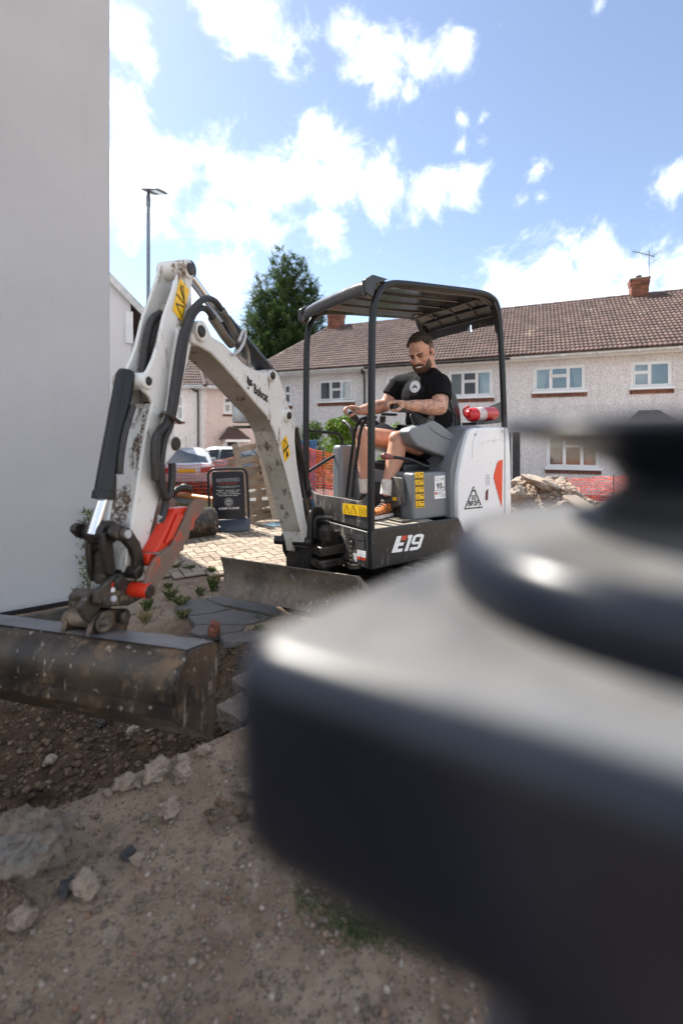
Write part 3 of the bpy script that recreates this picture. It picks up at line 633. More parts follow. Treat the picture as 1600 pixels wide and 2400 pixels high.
for ui, (lab, ua, ub, wins) in enumerate(units):
    h_ = thing('terraced_house', lab, 'house', TF(ua, GZ), 'pebbledashed terrace across the street')
    wl = MB(); wall_cells(wl, TF, ua, ub, GZ, EZ, [w_[0] for w_ in wins], TN)
    wl.add([TF(ua, GZ), TF(ua, EZ), TF(ua, EZ, -7), TF(ua, GZ, -7)], [(0, 1, 2, 3)]); wl.add([TF(ub, GZ), TF(ub, EZ), TF(ub, EZ, -7), TF(ub, GZ, -7)], [(0, 1, 2, 3)])
    wl.add([TF(ua, GZ, -7), TF(ub, GZ, -7), TF(ub, EZ, -7), TF(ua, EZ, -7)], [(0, 1, 2, 3)])
    wl.build('wall', dash, h_, normals=False, smooth=False)
    for (rc, cols, cu, op) in wins: window(h_, TF, TX, TN, *rc, cols, True, cu, op)
    e_ = TF(ua, EZ-.03, .3); rl = ub-ua
    hip = 1.75 if ui == 0 else 0
    ru = MB(); rA = TF(ua-(.25 if ui == 0 else 0), EZ-.04, .3); rB = TF(ub, EZ-.04, .3); rC = TF(ub, RZ+.15, -DP); rD = TF(ua+hip, RZ+.15, -DP)
    bA = TF(ua-(.25 if ui == 0 else 0), EZ-.04, -7.3); bB = TF(ub, EZ-.04, -7.3)
    ru.add([rA, rB, rC, rD], [(0, 1, 2, 3)]); ru.add([bB, bA, rD, rC], [(0, 1, 2, 3)]); ru.add([bA, rA, rD], [(0, 1, 2)]); ru.add([rB, bB, rC], [(0, 1, 2)])
    roof = ru.build('roof', tilem, h_, smooth=False)
    L0 = rl+(.25 if ui == 0 else 0)
    clip = (lambda x, y: x > y/slen*(hip+.25)+.1) if ui == 0 else None
    tile_plane(roof, rA+snn*.02, TX, sup, snn, L0, int(slen/TG), clip, 300, lambda p: p.y)
    rg = MB(); q = rD
    while (q-rD).dot(TX) < (rC-rD).length:
        q2 = q+TX*.44; rg.tube([q, q2], [.125, .115], 10); q = q+TX*.45
    rg.build('ridge_tiles', tilem, roof, kind='stuff')
    if ui == 0:
        hp = MB(); d_ = rD-rA
        for k in range(11): hp.tube([rA+d_*(k/11), rA+d_*((k+1)/11-.005)], [.10, .09], 8)
        hp.build('hip_tiles', tilem, roof, kind='stuff')
    gm_ = blackpvc if ui == 1 else whitepipe
    g = MB(); g.loft([[TF(uu, EZ-.09+.06*math.sin(a), .36+.06*math.cos(a)) for a in [math.pi+math.pi*k/8 for k in range(9)]] for uu in (ua+.01, ub-.01)], closed=False, cap=True)
    for k in range(int(rl/1.0)): g.box(TF(ua+.5+k, EZ-.12, .36), TX*.025, TN*.068, UP*.04)
    g.build('gutter', gm_, h_)
    MB().box(TF((ua+ub)/2, EZ-.1, .22), TX*(rl/2), TN*.012, UP*.075).build('fascia', pvc, h_)
    MB().box(TF((ua+ub)/2, EZ-.18, .11), TX*(rl/2), TN*.11, UP*.012).build('soffit', pvc, h_)
    if ui == 0:
        dpp = MB(); dpp.tube(cr([TF(UD1-.08, EZ-.14, .36), TF(UD1-.08, EZ-.3, .30), TF(UD1-.08, EZ-.5, .07), TF(UD1-.08, GZ, .07)], 4), .038, 10); dpp.build('downpipe', blackpvc, h_)
        chimney(h_, TF(1.25, RZ-.1, -DP), TX, TN, .60, .60, .85)
    if ui == 2:
        MB().box(TF(ua+.02, (EZ+GZ)/2-.1, .008), TX*.02, TN*.008, UP*((EZ-GZ)/2-.1)).build('party_strip', whitepipe, h_)
        a_, z_ = 0, 0
        core = chimney(h_, TF(13.2, RZ-.15, -DP), TX, TN, .52, .52, .85)
        ae = MB(); m0 = TF(13.52, RZ+.5, -DP+.0); ae.tube([m0, m0+UP*1.25], .013, 6); bo = m0+UP*1.1; bd = (TX*-.85+UP*.25+TN*.3).normalized(); cx_ = bd.cross(UP).normalized()
        ae.tube([bo-bd*.2, bo+bd*.6], .012, 6)
        for k in range(7): q = bo+bd*(-.15+.11*k); ae.tube([q-cx_*(.22-.012*k), q+cx_*(.22-.012*k)], .007, 5)
        for zz in (-.12, .12): ae.tube([bo-bd*.25+UP*zz-cx_*.28, bo-bd*.25+UP*zz+cx_*.28], .008, 5)
        ae.build('aerial', darkst, h_)
        # passage opening and porch roof
        u0, u1, z0, z1 = rect(1194, 1012, 1218, 1150)
        MB().box(TF((u0+u1)/2, (GZ+z1)/2, .006), TX*((u1-u0)/2), TN*.008, UP*((z1-GZ)/2)).build('side_door', darkst, h_)
        pu0, pu1 = fac(1468, 985)[0], fac(1570, 985)[0]; pz = fac(1518, 990)[1]; zt = fac(1518, 962)[1]
        pr_ = MB(); um = (pu0+pu1)/2
        pr_.add([TF(pu0, pz, .75), TF(pu1, pz, .75), TF(um+.25, zt, .05), TF(um-.25, zt, .05), TF(pu0, pz, 0), TF(pu1, pz, 0)], [(0, 1, 2, 3), (4, 0, 3), (1, 5, 2), (0, 4, 5, 1)])
        pp = pr_.build('porch_roof', tilem, h_, smooth=False)
        for k in range(1, 6):
            zz = pz+(zt-pz)*k/6; nnn = .75-.7*k/6; hw = (pu1-pu0)/2*(1-k/6)+.25*k/6
            MB().box(TF(um, zz, nnn+.02), TX*hw, TN*.03, UP*.012).build('tile_course', tilem, pp)
        MB().box(TF(um, -.0+GZ+1.0, .01), TX*.45, TN*.02, UP*1.0).build('door', pvc, h_, bevel=.01)
# ------------------------------------------------------------------ pinkish house further back
QC = V((-6.9, 23.5, 0)); QL = V((-1, -.06, 0)).normalized(); QR = V((.78, .62, 0)).normalized()
QNL = V((.06, -1, 0)).normalized(); QNR = V((.62, -.78, 0)).normalized()
ph = thing('pink_house', 'pinkish pebbledashed corner house seen between stick and boom', 'house', QC+UP*GZ)
def QLf(u, z, n=0): return QC+QL*u+UP*z+QNL*n
def QRf(u, z, n=0): return QC+QR*u+UP*z+QNR*n
def recq(fn_o, ex, nn_, x0, y0, x1, y1):
    a = hit(x0, (y0+y1)/2, QC, nn_)-QC; b = hit(x1, (y0+y1)/2, QC, nn_)-QC; c_ = hit((x0+x1)/2, y1, QC, nn_); d = hit((x0+x1)/2, y0, QC, nn_)
    u = sorted((a.dot(ex), b.dot(ex))); return u[0], u[1], c_.z, d.z
EQ = 4.04
w1 = recq(QLf, QL, QNL, 412, 925, 431, 985); w2 = recq(QRf, QR, QNR, 524, 931, 543, 968)
w3 = recq(QLf, QL, QNL, 405, 1042, 430, 1075)
wl = MB(); wall_cells(wl, QLf, 0, 8, GZ, EQ, [w1, w3], QNL); wl.build('wall', dash, ph, normals=False, smooth=False)
wl = MB(); wall_cells(wl, QRf, 0, 5.5, GZ, EQ, [w2], QNR); wl.build('wall', dashpink, ph, normals=False, smooth=False)
window(ph, QLf, QL, QNL, *w1, [(1, [.55, .45])], True, 3); window(ph, QRf, QR, QNR, *w2, [(1, [.6, .4])], True, 0, ((0, 1),)); window(ph, QLf, QL, QNL, *w3, [(1, [1])], True, 1)
rr = MB(); rt = QC+QL*3.6+QR*3.2+UP*6.25
ec = QC+QNL*.35+QNR*.2+UP*(EQ-.02); el_ = QC+QL*8.4+QNL*.3+UP*(EQ-.02); er_ = QC+QR*5.7+QNR*.3+UP*(EQ-.02); rt2 = rt+QL*4.8; rt3 = rt+QR*2.5
rr.add([ec, el_, rt2, rt], [(0, 1, 2, 3)]); rr.add([ec, rt, rt3, er_], [(0, 1, 2, 3)])
roofq = rr.build('roof', tilem, ph, smooth=False)
upq = (rt-ec); upq = (upq-QL*upq.dot(QL)).normalized(); nq = upq.cross(-QL).normalized(); nq = -nq if nq.z < 0 else nq
hl = (rt-ec).dot(QL); sl = ((rt-ec)-QL*hl).length
tile_plane(roofq, ec, QL, upq, nq, 8.2, int(sl/TG)+1, lambda x, y: x > hl*y/sl, 300, lambda p: -p.x)
MB().tube([ec+(rt-ec)*.0, rt], .10, 8).build('hip_tiles', tilem, roofq)
g = MB(); g.tube([QLf(-.35, EQ-.08, .36), QLf(8.3, EQ-.08, .36)], .06, 8); g.tube([QRf(-.3, EQ-.08, .34), QRf(5.6, EQ-.08, .34)], .06, 8); g.build('gutter', whitepipe, ph)
dq = recq(QLf, QL, QNL, 461, 900, 465, 950)[0]
MB().tube(cr([QLf(dq+.3, EQ-.1, .36), QLf(dq+.1, EQ-.3, .2), QLf(dq, EQ-.55, .07), QLf(dq, GZ, .07)], 4), .045, 8).build('downpipe', blackpvc, ph)
pq = recq(QRf, QR, QNR, 512, 1005, 573, 1030); um = (pq[0]+pq[1])/2
pr_ = MB(); z0, z1 = pq[2], pq[3]+.12
pr_.add([QRf(pq[0], z0, .8), QRf(pq[1], z0, .8), QRf(um+.2, z1, .05), QRf(um-.2, z1, .05), QRf(pq[0], z0, 0), QRf(pq[1], z0, 0)], [(0, 1, 2, 3), (4, 0, 3), (1, 5, 2), (0, 4, 5, 1)])
pp = pr_.build('porch_roof', tilem, ph, smooth=False)
for k in range(1, 5):
    zz = z0+(z1-z0)*k/5; MB().box(QRf(um, zz, .8-.75*k/5+.02), QR*((pq[1]-pq[0])/2*(1-k/5)+.2*k/5), QNR*.03, UP*.014).build('tile_course', tilem, pp)
fr_ = MB(); fr_.box(QRf(um, z0-.06, .76), QR*((pq[1]-pq[0])/2-.05), QNR*.03, UP*.06)
for s_ in (-1, 1):
    uu = um+s_*((pq[1]-pq[0])/2-.12); fr_.tube([QRf(uu, z0-.1, .7), QRf(uu, z0-.75, .06)], .035, 6)
fr_.build('porch_bracket', pvc, ph)
dm = MB().box(QRf(um, GZ+1.0, .01), QR*.5, QNR*.03, UP*1.02).build('door', pvc, ph, bevel=.01); MB().box(QRf(um, GZ+1.35, .045), QR*.25, QNR*.01, UP*.35).build('pane', room, dm)
# ------------------------------------------------------------------ street lamp
LP = P(348, 700, 13.2); lx, ly = LP.x, LP.y
zt = P(348, 462, 13.2).z
sl_ = thing('street_lamp', 'tall grey street lamp with flat LED head beside the gable', 'street lamp', (lx, ly, -.4))
galv = plain('galvanised', (.19, .22, .25), .55, .3, var=.15, scale=6)
MB().lathe((lx, ly, -.4), [(.085, 0), (.085, 1.5), (.055, 1.55), (.048, zt+.4-.25), (.062, zt+.4-.25), (.062, zt+.4-.02), (.035, zt+.4+.13)], 16).build('pole', galv, sl_)
hd = V((.74, -.55, -.30)).normalized(); hs = hd.cross(UP).normalized(); hu = hs.cross(hd).normalized(); h0 = V((lx, ly, zt+.19))
hm = MB(); ringz = []
for a, wdt, th in ((-.18, .04, .03), (-.13, .14, .07), (0, .19, .10), (.2, .195, .09), (.45, .19, .06), (.70, .185, .04), (.73, .18, .03)):
    c0 = h0+hd*a; ringz.append([c0+hs*wdt*x+hu*(th*y-.02) for x, y in ((-1, -.3), (1, -.3), (1, .2), (.6, 1), (-.6, 1), (-1, .2))])
hm.loft(ringz); hm.build('lamp_head', galv, sl_, bevel=.006)
MB().box(h0+hd*.52-hu*.043, hd*.16, hs*.14, hu*.004).build('lens', plain('lamp lens', (.5, .52, .5), .15), sl_)
MB().lathe(h0+hd*.02+hu*.055, [(.045, 0), (.045, .05), (.035, .065), (0, .067)], 12, hu).build('sensor_cap', pvc, sl_)
# ================================================================== lettering helpers
def flat(name, pts2, o, ex, ey, m, parent, lift):
    """a flat print: 2-d outline (0..1) on the plane o, ex, ey"""
    return MB().add([o+ex*x+ey*y+lift for x, y in pts2], [tuple(range(len(pts2)))]).build(name, m, parent, normals=False, smooth=False)
def text(s, o, ex, ey, m, parent, lift=V((0, 0, 0)), bold=0, name='lettering', shear=0, fit=True):
    cu = bpy.data.curves.new('t', 'FONT'); cu.body = s; cu.offset = bold; cu.shear = shear; cu.resolution_u = 3
    ob = bpy.data.objects.new('t', cu); C.objects.link(ob); dg = bpy.context.evaluated_depsgraph_get(); dg.update()
    me = bpy.data.meshes.new_from_object(ob.evaluated_get(dg)); bpy.data.objects.remove(ob); bpy.data.curves.remove(cu)
    xs_ = [v.co.x for v in me.vertices]; ys_ = [v.co.y for v in me.vertices]
    x0, x1, y0, y1 = min(xs_), max(xs_), min(ys_), max(ys_); off = rootloc(parent) if parent else V((0, 0, 0))
    for v in me.vertices: v.co = o+ex*((v.co.x-x0)/(x1-x0))+ey*((v.co.y-y0)/(y1-y0))+lift-off
    me.materials.append(m); q = bpy.data.objects.new(name, me); C.objects.link(q); q.parent = parent; me.name = name
    return q
def outline(pts, w_): # closed thin outline as a set of quads in 2-d -> list of quads
    out = []; n = len(pts)
    for i in range(n):
        a = V(pts[i]).to_3d(); b = V(pts[(i+1) % n]).to_3d(); d = (b-a); 
        if d.length < 1e-6: continue
        d.normalize(); nn_ = V((-d.y, d.x, 0))*w_/2
        out.append([(a-nn_-d*w_/2), (b-nn_+d*w_/2), (b+nn_+d*w_/2), (a+nn_-d*w_/2)])
    return out
def lines2(name, polys, w_, o, ex, ey, m, parent, lift):
    mb = MB()
    for pl in polys:
        for q in outline(pl, w_): mb.add([o+ex*p.x+ey*p.y+lift for p in q], [(0, 1, 2, 3)])
    return mb.build(name, m, parent, normals=False, smooth=False)
def ngon(cx, cy, r, n=20): return [(cx+r*math.cos(2*math.pi*k/n), cy+r*math.sin(2*math.pi*k/n)) for k in range(n)]
# ================================================================== mini excavator
EX = thing('mini_excavator', 'compact white and black excavator with canopy, driver seated, bucket reaching to the lower left', 'excavator', (.3, 3.8, 0))
# ---- tracks
UF = V((-.66, -.75, 0)).normalized(); UL = V((.75, -.66, 0)).normalized()
def track(c, name='track'):
    L, H, W_ = 1.45, .40, .23; path = []; R_ = H/2
    for k in range(13): a = -math.pi/2+math.pi*k/12; path.append((L/2-R_+R_*math.cos(a), R_+R_*math.sin(a)))
    for k in range(13): a = math.pi/2+math.pi*k/12; path.append((-L/2+R_+R_*.95*math.cos(a), R_+R_*.95*math.sin(a)))
    dense = []
    for i in range(len(path)):
        a = V(path[i]); b = V(path[(i+1) % len(path)]); n_ = max(1, int((b-a).length/.05))
        for k in range(n_): dense.append(a.lerp(b, k/n_))
    ctr = V((0, R_)); mb = MB(); rings = []
    for p in dense+[dense[0]]:
        inn = p+(ctr+V((p.x*.93, 0))-p).normalized()*.03
        rings.append([c+UF*q.x+UL*s_+UP*q.y for q, s_ in ((p, -W_/2), (p, W_/2), (inn, W_/2), (inn, -W_/2))])
    mb.loft(rings, cap=False)
    per = sum((dense[(i+1) % len(dense)]-dense[i]).length for i in range(len(dense))); step = .075; nl = int(per/step); acc = 0; k = 0; d = 0
    for i in range(len(dense)):
        a = dense[i]; b = dense[(i+1) % len(dense)]; sl_ = (b-a).length
        while k*per/nl < d+sl_ and k < nl:
            q = a.lerp(b, (k*per/nl-d)/sl_); tn = (b-a).normalized(); nr = V((tn.y, -tn.x))
            s0 = -.055 if k % 2 else .055
            mb.box(c+UF*(q.x+nr.x*.014)+UP*(q.y+nr.y*.014)+UL*s0, (UF*tn.x+UP*tn.y)*.022, UL*.062, (UF*nr.x+UP*nr.y)*.014); k += 1
        d += sl_
    o = mb.build(name, rubbertrack, EX, bevel=.005, seg=1)
    wh = MB()
    for x, z, r_ in ((L/2-R_, R_, R_-.04), (-L/2+R_, R_, R_-.045)): wh.cyl(c+UF*x+UP*z-UL*.06, c+UF*x+UP*z+UL*.06, r_, n=28); wh.cyl(c+UF*x+UP*z-UL*.1, c+UF*x+UP*z+UL*.115, .06, n=16)
    for x in (-.3, 0, .3): wh.cyl(c+UF*x+UP*.09-UL*.08, c+UF*x+UP*.09+UL*.08, .06, n=16)
    wh.box(c+UP*.2, UF*.5, UL*.06, UP*.06); wh.build('rollers', castiron, o)
    return o
rubbertrack = steel('track rubber', (.05, .047, .044), (.11, .10, .09), (.26, .225, .19), .1, .8, 0)
tf = V((.36, 3.02, 0)); tcen = tf-UF*.725
track(tcen); track(tcen-UL*.8)
fb_ = MB(); fb_.box(tcen-UL*.4+UP*.27, UF*.4, UL*.34, UP*.1); fb_.cyl(tcen-UL*.35+UP*.33, tcen-UL*.35+UP*.45, .3, n=30); fb_.build('undercarriage', castiron, EX, bevel=.01)
# ---- dozer blade
E1 = V((-.916, 3.57, 0)); E2 = V((.118, 3.07, 0)); bx_ = (E2-E1).normalized(); bn_ = V((bx_.y, -bx_.x, 0)); bn_ = -bn_ if bn_.y > 0 else bn_
def BLD(u, z, n=0): return E1+bx_*u+UP*z+bn_*n
LB = (E2-E1).length; prof = [(.43, .035), (.38, .012), (.31, -.008), (.24, -.006), (.18, .022), (.145, .06)]
bl_ = MB(); fr1 = [(n, z) for z, n in prof]; ring0 = [(n, z) for z, n in prof]+[(n-.02, z) for z, n in prof[::-1]]
bl_.loft([[BLD(u, z, n) for n, z in ring0] for u in (0, LB)]); blade = bl_.build('dozer_blade', bladesteel, EX, bevel=.004, seg=1)
MB().prism([BLD(LB, .43, .03), BLD(LB+.07, .37, .04), BLD(LB+.11, .30, .05), BLD(LB+.11, .16, .07), BLD(LB, .15, .06)], -bn_*.03).build('blade_wing', bladesteel, blade, bevel=.004, seg=1)
MB().prism([BLD(LB+.025+.012*math.cos(k*.785), .365+.02*math.sin(k*.785), .043) for k in range(8)], bn_*.004).build('lug_hole', inkblack, blade)
ar = MB()
for u in (.3, LB-.25): ar.tube([BLD(u, .25, -.02), BLD(u, .25, -.02)-UF*.5+UP*.02], .05, 8)
ar.cyl(BLD(LB/2, .3, -.02), BLD(LB/2, .3, -.02)-UF*.4+UP*.1, .045); ar.build('push_arm', castiron, EX)
sh_ = MB(); sh_.tube(cr([BLD(LB*.45, .15, -.03), BLD(LB*.55, .10, -.03), BLD(LB*.8, .10, -.05)], 4), .03, 8); sh_.build('blade_under_tube', castiron, blade)  # dark tube along the blade's lower edge
# ---- upper structure: side and front skirts
SK = .45; FZ = .71
side = [onr(871, 1246, -.006), onr(1076, 1214, -.006), onr(1205, 1194, -.006), onr(1205, 1262, -.006), onr(1060, 1296, -.006), onr(871, 1336, -.006)]
skl = MB().prism(side, MR*.03).build('side_skirt', black, EX, bevel=.006)
for px, py in ((891, 1251), (891, 1318)):
    c0 = onr(px, py, -.006); MB().cyl(c0-MR*.004, c0+MR*.01, .016, n=14).build('bolt', hitchsteel, skl)
fs_ = MB(); F0 = .004
fs_.prism([M(F0, .035, FZ-.015), M(F0, .62, FZ-.015), M(F0, .62, SK+.03), M(F0, .30, SK), M(F0, .035, SK-.01)], -MF*.03)
skf = fs_.build('front_skirt', blackdusty, EX, bevel=.006)
rc_ = MB().prism([onf(x, y, F0+.003) for x, y in ((776, 1250), (790, 1248), (803, 1258), (808, 1280), (805, 1302), (776, 1296))], MF*.003).build('swing_recess', inkblack, skf)
for k in range(4):
    MB().prism([onf(813+x, 1251+k*6.3+y+x*.22, F0+.004) for x, y in ((0, 0), (12, 0), (13, 2.6), (1, 2.6))], MF*.002).build('vent_slot', inkblack, skf)
def deco(x0, y0, x1, y1, sl, m, plane, name, parent, th=.002, dirv=None):
    pts = [plane(x0, y0), plane(x1, y0+(x1-x0)*sl), plane(x1, y1+(x1-x0)*sl), plane(x0, y1)]
    return MB().prism(pts, dirv*th).build(name, m, parent, smooth=False)
pf = lambda x, y: onf(x, y, F0+.003)
for (x0, y0, x1, y1, m_) in ((834, 1252, 852, 1264, darkst), (836, 1268, 853, 1286, darkst), (837, 1288, 857, 1303, inkwhite), (837, 1303, 857, 1310, inkred), (827, 1296, 836, 1315, whitepipe)):
    deco(x0, y0, x1, y1, .22, m_, pf, 'data_plate', skf, .002, MF)
for k in range(3):
    a = pf(839, 1291+k*3.2); b = pf(853, 1294+k*3.2); MB().add([a+MF*.005, b+MF*.005, b+MF*.005-UP*.003, a+MF*.005-UP*.003], [(0, 1, 2, 3)]).build('print_line', inkgrey, skf, normals=False)
# deck and floor
dk_ = MB(); dk_.mbox(-1.5, -.02, .02, .95, SK+.02, FZ-.02); dk_.build('deck', castiron, EX)
t = NT('floor mat'); c = t.mix(t.ramp(t.noise(14, 6, .7), .4, .65), (.17, .145, .115), (.34, .30, .25)); t.bump(t.noise(70, 3), .5, .006); matm = t.fin(c, .9)
fl = MB(); fl.mbox(-.62, -.045, .012, .95, FZ-.018, FZ+.006); fl.build('floor_plate', matm, EX, bevel=.005)
MB().mbox(-.44, -.33, .05, .2, FZ+.006, FZ+.024).build('foot_pedal', hitchsteel, EX, bevel=.006)
fe = MB(); fe.mbox(-1.5, -.005, -.004, .012, FZ-.02, FZ+.004); fe.build('floor_edge', black, EX, bevel=.004)
# kick panel with the yellow warning label
kp = [onf(x, y, 0) for x, y in ((868, 1242), (745, 1209), (735, 1180), (722, 1125), (728, 1148), (738, 1156), (752, 1160), (800, 1167), (838, 1175), (850, 1172), (858, 1160), (866, 1120))]
kpo = MB().prism(kp, -MF*.02).build('kick_panel', blackdusty, EX, bevel=.003, seg=1)
lo = onf(804, 1205, .004); lx_ = onf(860, 1210, .004)-lo+UP*0; lx_ = onf(860, 1211, .004)-onf(804, 1203, .004); ly_ = onf(804, 1178, .004)-onf(804, 1203, .004); lo = onf(803, 1204, .004)
dc = flat('warning_label', [(0, 0), (1, 0), (1, 1), (0, 1)], lo, lx_, ly_, yellow, kpo, V((0, 0, 0)))
lines2('label_drawing', [[(.06, .15), (.28, .15), (.17, .9)], [(.34, .15), (.58, .15), (.46, .9)], [(.72, .12), (.93, .12), (.93, .8), (.72, .8)], [(.825, .2), (.825, .72)]], .02, lo, lx_, ly_, inkblack, kpo, MF*.002)
# ---- canopy frame
hoop = [onr(x, y, .02) for x, y in ((869, 1246), (869.5, 1100), (870, 950), (871, 800), (873, 745), (879, 706), (893, 678), (915, 666), (950, 666), (1040, 676), (1120, 686), (1150, 697), (1163, 716), (1170, 760), (1176, 860), (1181, 990), (1182, 1010))]
for side_, off in (('canopy_tube', 0), ('canopy_tube', .88)):
    MB().tube(cr([p+MR*off for p in hoop], 5), .026, 14).build(side_, tubeblack, EX)
def roofp(f, z): return (f, z)
rp = [(.035, 2.325), (.04, 2.36), (.02, 2.425), (-.06, 2.468), (-.2, 2.462), (-.6, 2.49), (-1.15, 2.545), (-1.3, 2.53), (-1.40, 2.47), (-1.45, 2.38), (-1.46, 2.34)]
rpl = cr([V((f, z, 0)) for f, z in rp], 4)
rows = []
for r_ in [.025+.85*k/14 for k in range(15)]:
    e = 2*abs((r_-.45)/.85); dz = -.02*e**6
    rows.append([M(p.x, r_, p.y+dz) for p in rpl])
rm_ = MB(); rm_.loft(rows, cap=False, closed=False)
t = NT('canopy plastic'); c = t.mix(t.noise(5, 4), (.014, .013, .013), (.028, .025, .024)); canopym = t.fin(c, t.math('MULTIPLY_ADD', t.noise(9, 5), .25, .08), 0, .6)
ro = rm_.build('canopy_roof', canopym, EX, angle=60); so_ = ro.modifiers.new('s', 'SOLIDIFY'); so_.thickness = .018; so_.offset = -1
for k in range(1, 4):
    rr_ = .025+.85*k/4; rb = MB(); rb.tube([M(p.x, rr_, p.y-.02) for p in rpl[8:-4]], .011, 6); rb.build('roof_rib', canopym, ro)
for f_, z_ in ((-1.425, 2.43), (-1.36, 2.50), (-1.2, 2.525)): MB().tube([M(f_+.02, .06, z_-.022), M(f_+.02, .84, z_-.022)], .008, 6).build('roof_rib', canopym, ro)
for r_ in (.02, .90):   # moulded gussets at the tube corners
    MB().prism([M(-.02, r_-.02, 2.30), M(-.05, r_-.02, 2.40), M(-.16, r_-.02, 2.455), M(-.02, r_-.02, 2.46), M(.045, r_-.02, 2.415), M(.04, r_-.02, 2.32)], MR*.05).build('canopy_gusset', canopym, ro, bevel=.008)
    MB().prism([M(-1.31, r_-.015, 2.54), M(-1.42, r_-.015, 2.46), M(-1.455, r_-.015, 2.25), M(-1.43, r_-.015, 2.25), M(-1.38, r_-.015, 2.42)], MR*.06).build('canopy_gusset', canopym, ro, bevel=.006)
MB().tube([M(-1.38, .3, 2.36), M(-1.38, .3, 2.30)], .02, 10).build('beacon_socket', chrome, ro)
# grab rail on the far side
gr_ = MB(); gr_.tube(cr([onr(x, y, .9) for x, y in ((714, 1009), (760, 1013), (788, 1016), (799, 1024), (801, 1040), (799, 1056), (785, 1067), (750, 1088), (722, 1106))], 4), .014, 10); gr_.build('grab_rail', tubeblack, EX)
# ---- seat and consoles
sb = MB().prism([onr(x, y, .28) for x, y in ((1030, 990), (1036, 940), (1046, 916), (1060, 908), (1072, 925), (1081, 960), (1084, 1000), (1081, 1040), (1068, 1070), (1045, 1078), (1034, 1040))], MR*.42)
seat = sb.build('seat_backrest', leather, EX, bevel=.035, seg=4)
for k, (x, y) in enumerate(((1048, 930), (1056, 950), (1062, 975), (1066, 1000))):
    MB().tube([onr(x, y, .274), onr(x+12, y+25, .274), onr(x+14, y+60, .274)], .006, 6).build('seat_seam', dgrey, seat)
MB().mbox(-1.12, -.55, .27, .70, 1.03, 1.15).build('seat_cushion', leather, EX, bevel=.04, seg=4)
MB().mbox(-1.1, -.6, .22, .75, .98, 1.03).build('seat_base', dgrey, EX, bevel=.01)
conp = [(957, 1012), (966, 1003), (985, 997), (1016, 984), (1030, 992), (1073, 1025), (1076, 1036), (1060, 1071), (1040, 1070), (1004, 1057), (978, 1046), (966, 1032)]
for k, off in enumerate((0, .60)):
    cm = MB().prism([onr(x, y, .12)+MR*off for x, y in conp], MR*.13).build('control_console', grey, EX, bevel=.018, seg=3)
    if k == 0:
        ln = MB(); ln.tube(cr([onr(x, y, .1195) for x, y in ((1006, 1000), (1015, 1010), (1040, 1025), (1066, 1034))], 4), .003, 5); ln.build('console_seam', dgrey, cm)
    jb = onr(990, 1000, .185)+MR*off; jt = onr(966, 968, .185)+MR*off; bo_ = MB(); nb_ = 12; rings = []
    d_ = jt-jb
    for i in range(nb_+1):
        u = i/nb_; rings.append((jb+d_*u, (.062-.036*u)+(.007 if i % 2 else -.004)))
    bo_.tube([q[0] for q in rings], [q[1] for q in rings], 18); bo_.build('joystick_boot', rubber, EX)
    g1, g2 = (onr(944, 960, .19), onr(917, 954, .19)) if k == 0 else (onr(836, 984, .77), onr(819, 968, .77))
    hd_ = MB(); hd_.tube(cr([jt-d_*.1 if k == 0 else onr(856, 1006, .77), jt+d_*.2 if k == 0 else onr(846, 994, .77), g1, g2], 4), [.020]*5+[.024]*4+[.028, .030, .028, .02], 12); hd_.build('joystick', rubber, EX)
    ap = onr(1025, 964, .17)+MR*off; MB().box(ap, MF*.075, MR*.035, UP*.012).build('armrest', dgrey, EX, bevel=.01)
    MB().prism([onr(x, y, .15)+MR*off for x, y in ((1006, 968), (1018, 968), (1017, 985), (1005, 985))], MR*.02).build('armrest_bracket', hitchsteel, EX, bevel=.003)
# far pod, travel levers
MB().mbox(-.50, -.30, .80, .93, FZ, 1.28).build('side_pod', grey, EX, bevel=.03, seg=3)
for k, dx in enumerate((0, 13)):
    MB().tube(cr([onf(x+dx, y, -.2) for x, y in ((812, 1165), (818, 1110), (826, 1050), (832, 1010), (841, 988), (848, 982))], 5), .012, 10).build('travel_lever', tubeblack, EX)
MB().tube(cr([onf(x, y, -.2) for x, y in ((846, 982), (858, 978), (880, 978))], 3), .014, 10).build('lever_bar', tubeblack, EX)
MB().tube(cr([onf(x, y, -.3) for x, y in ((805, 988), (812, 992), (824, 1008), (828, 1030))], 4), [.018]*4+[.016]*5+[.013]*4, 10).build('auxiliary_lever', rubber, EX)
mon = MB(); mc = onr(880, 1000, .82); mon.ell(mc, MF*.13, MR*.06, UP*.05, 16, 8); mon.build('instrument_pod', dgrey, EX)
# dozer lever with the brown knob
lv = [onr(x, y, .14) for x, y in ((914, 1071), (940, 1074), (968, 1080), (990, 1090), (1004, 1093), (1018, 1086), (1036, 1074))]
MB().tube(cr(lv, 4), .013, 10).build('blade_lever', tubeblack, EX)
kn = MB(); k0 = onr(919, 1071, .14); k1 = onr(893, 1069, .14); kn.tube([k0, k0.lerp(k1, .25), k0.lerp(k1, .6), k0.lerp(k1, .85), k1], [.014, .02, .026, .024, .01], 14); kn.build('lever_knob', plain('brown knob', (.20, .06, .045), .45, var=.1), EX)
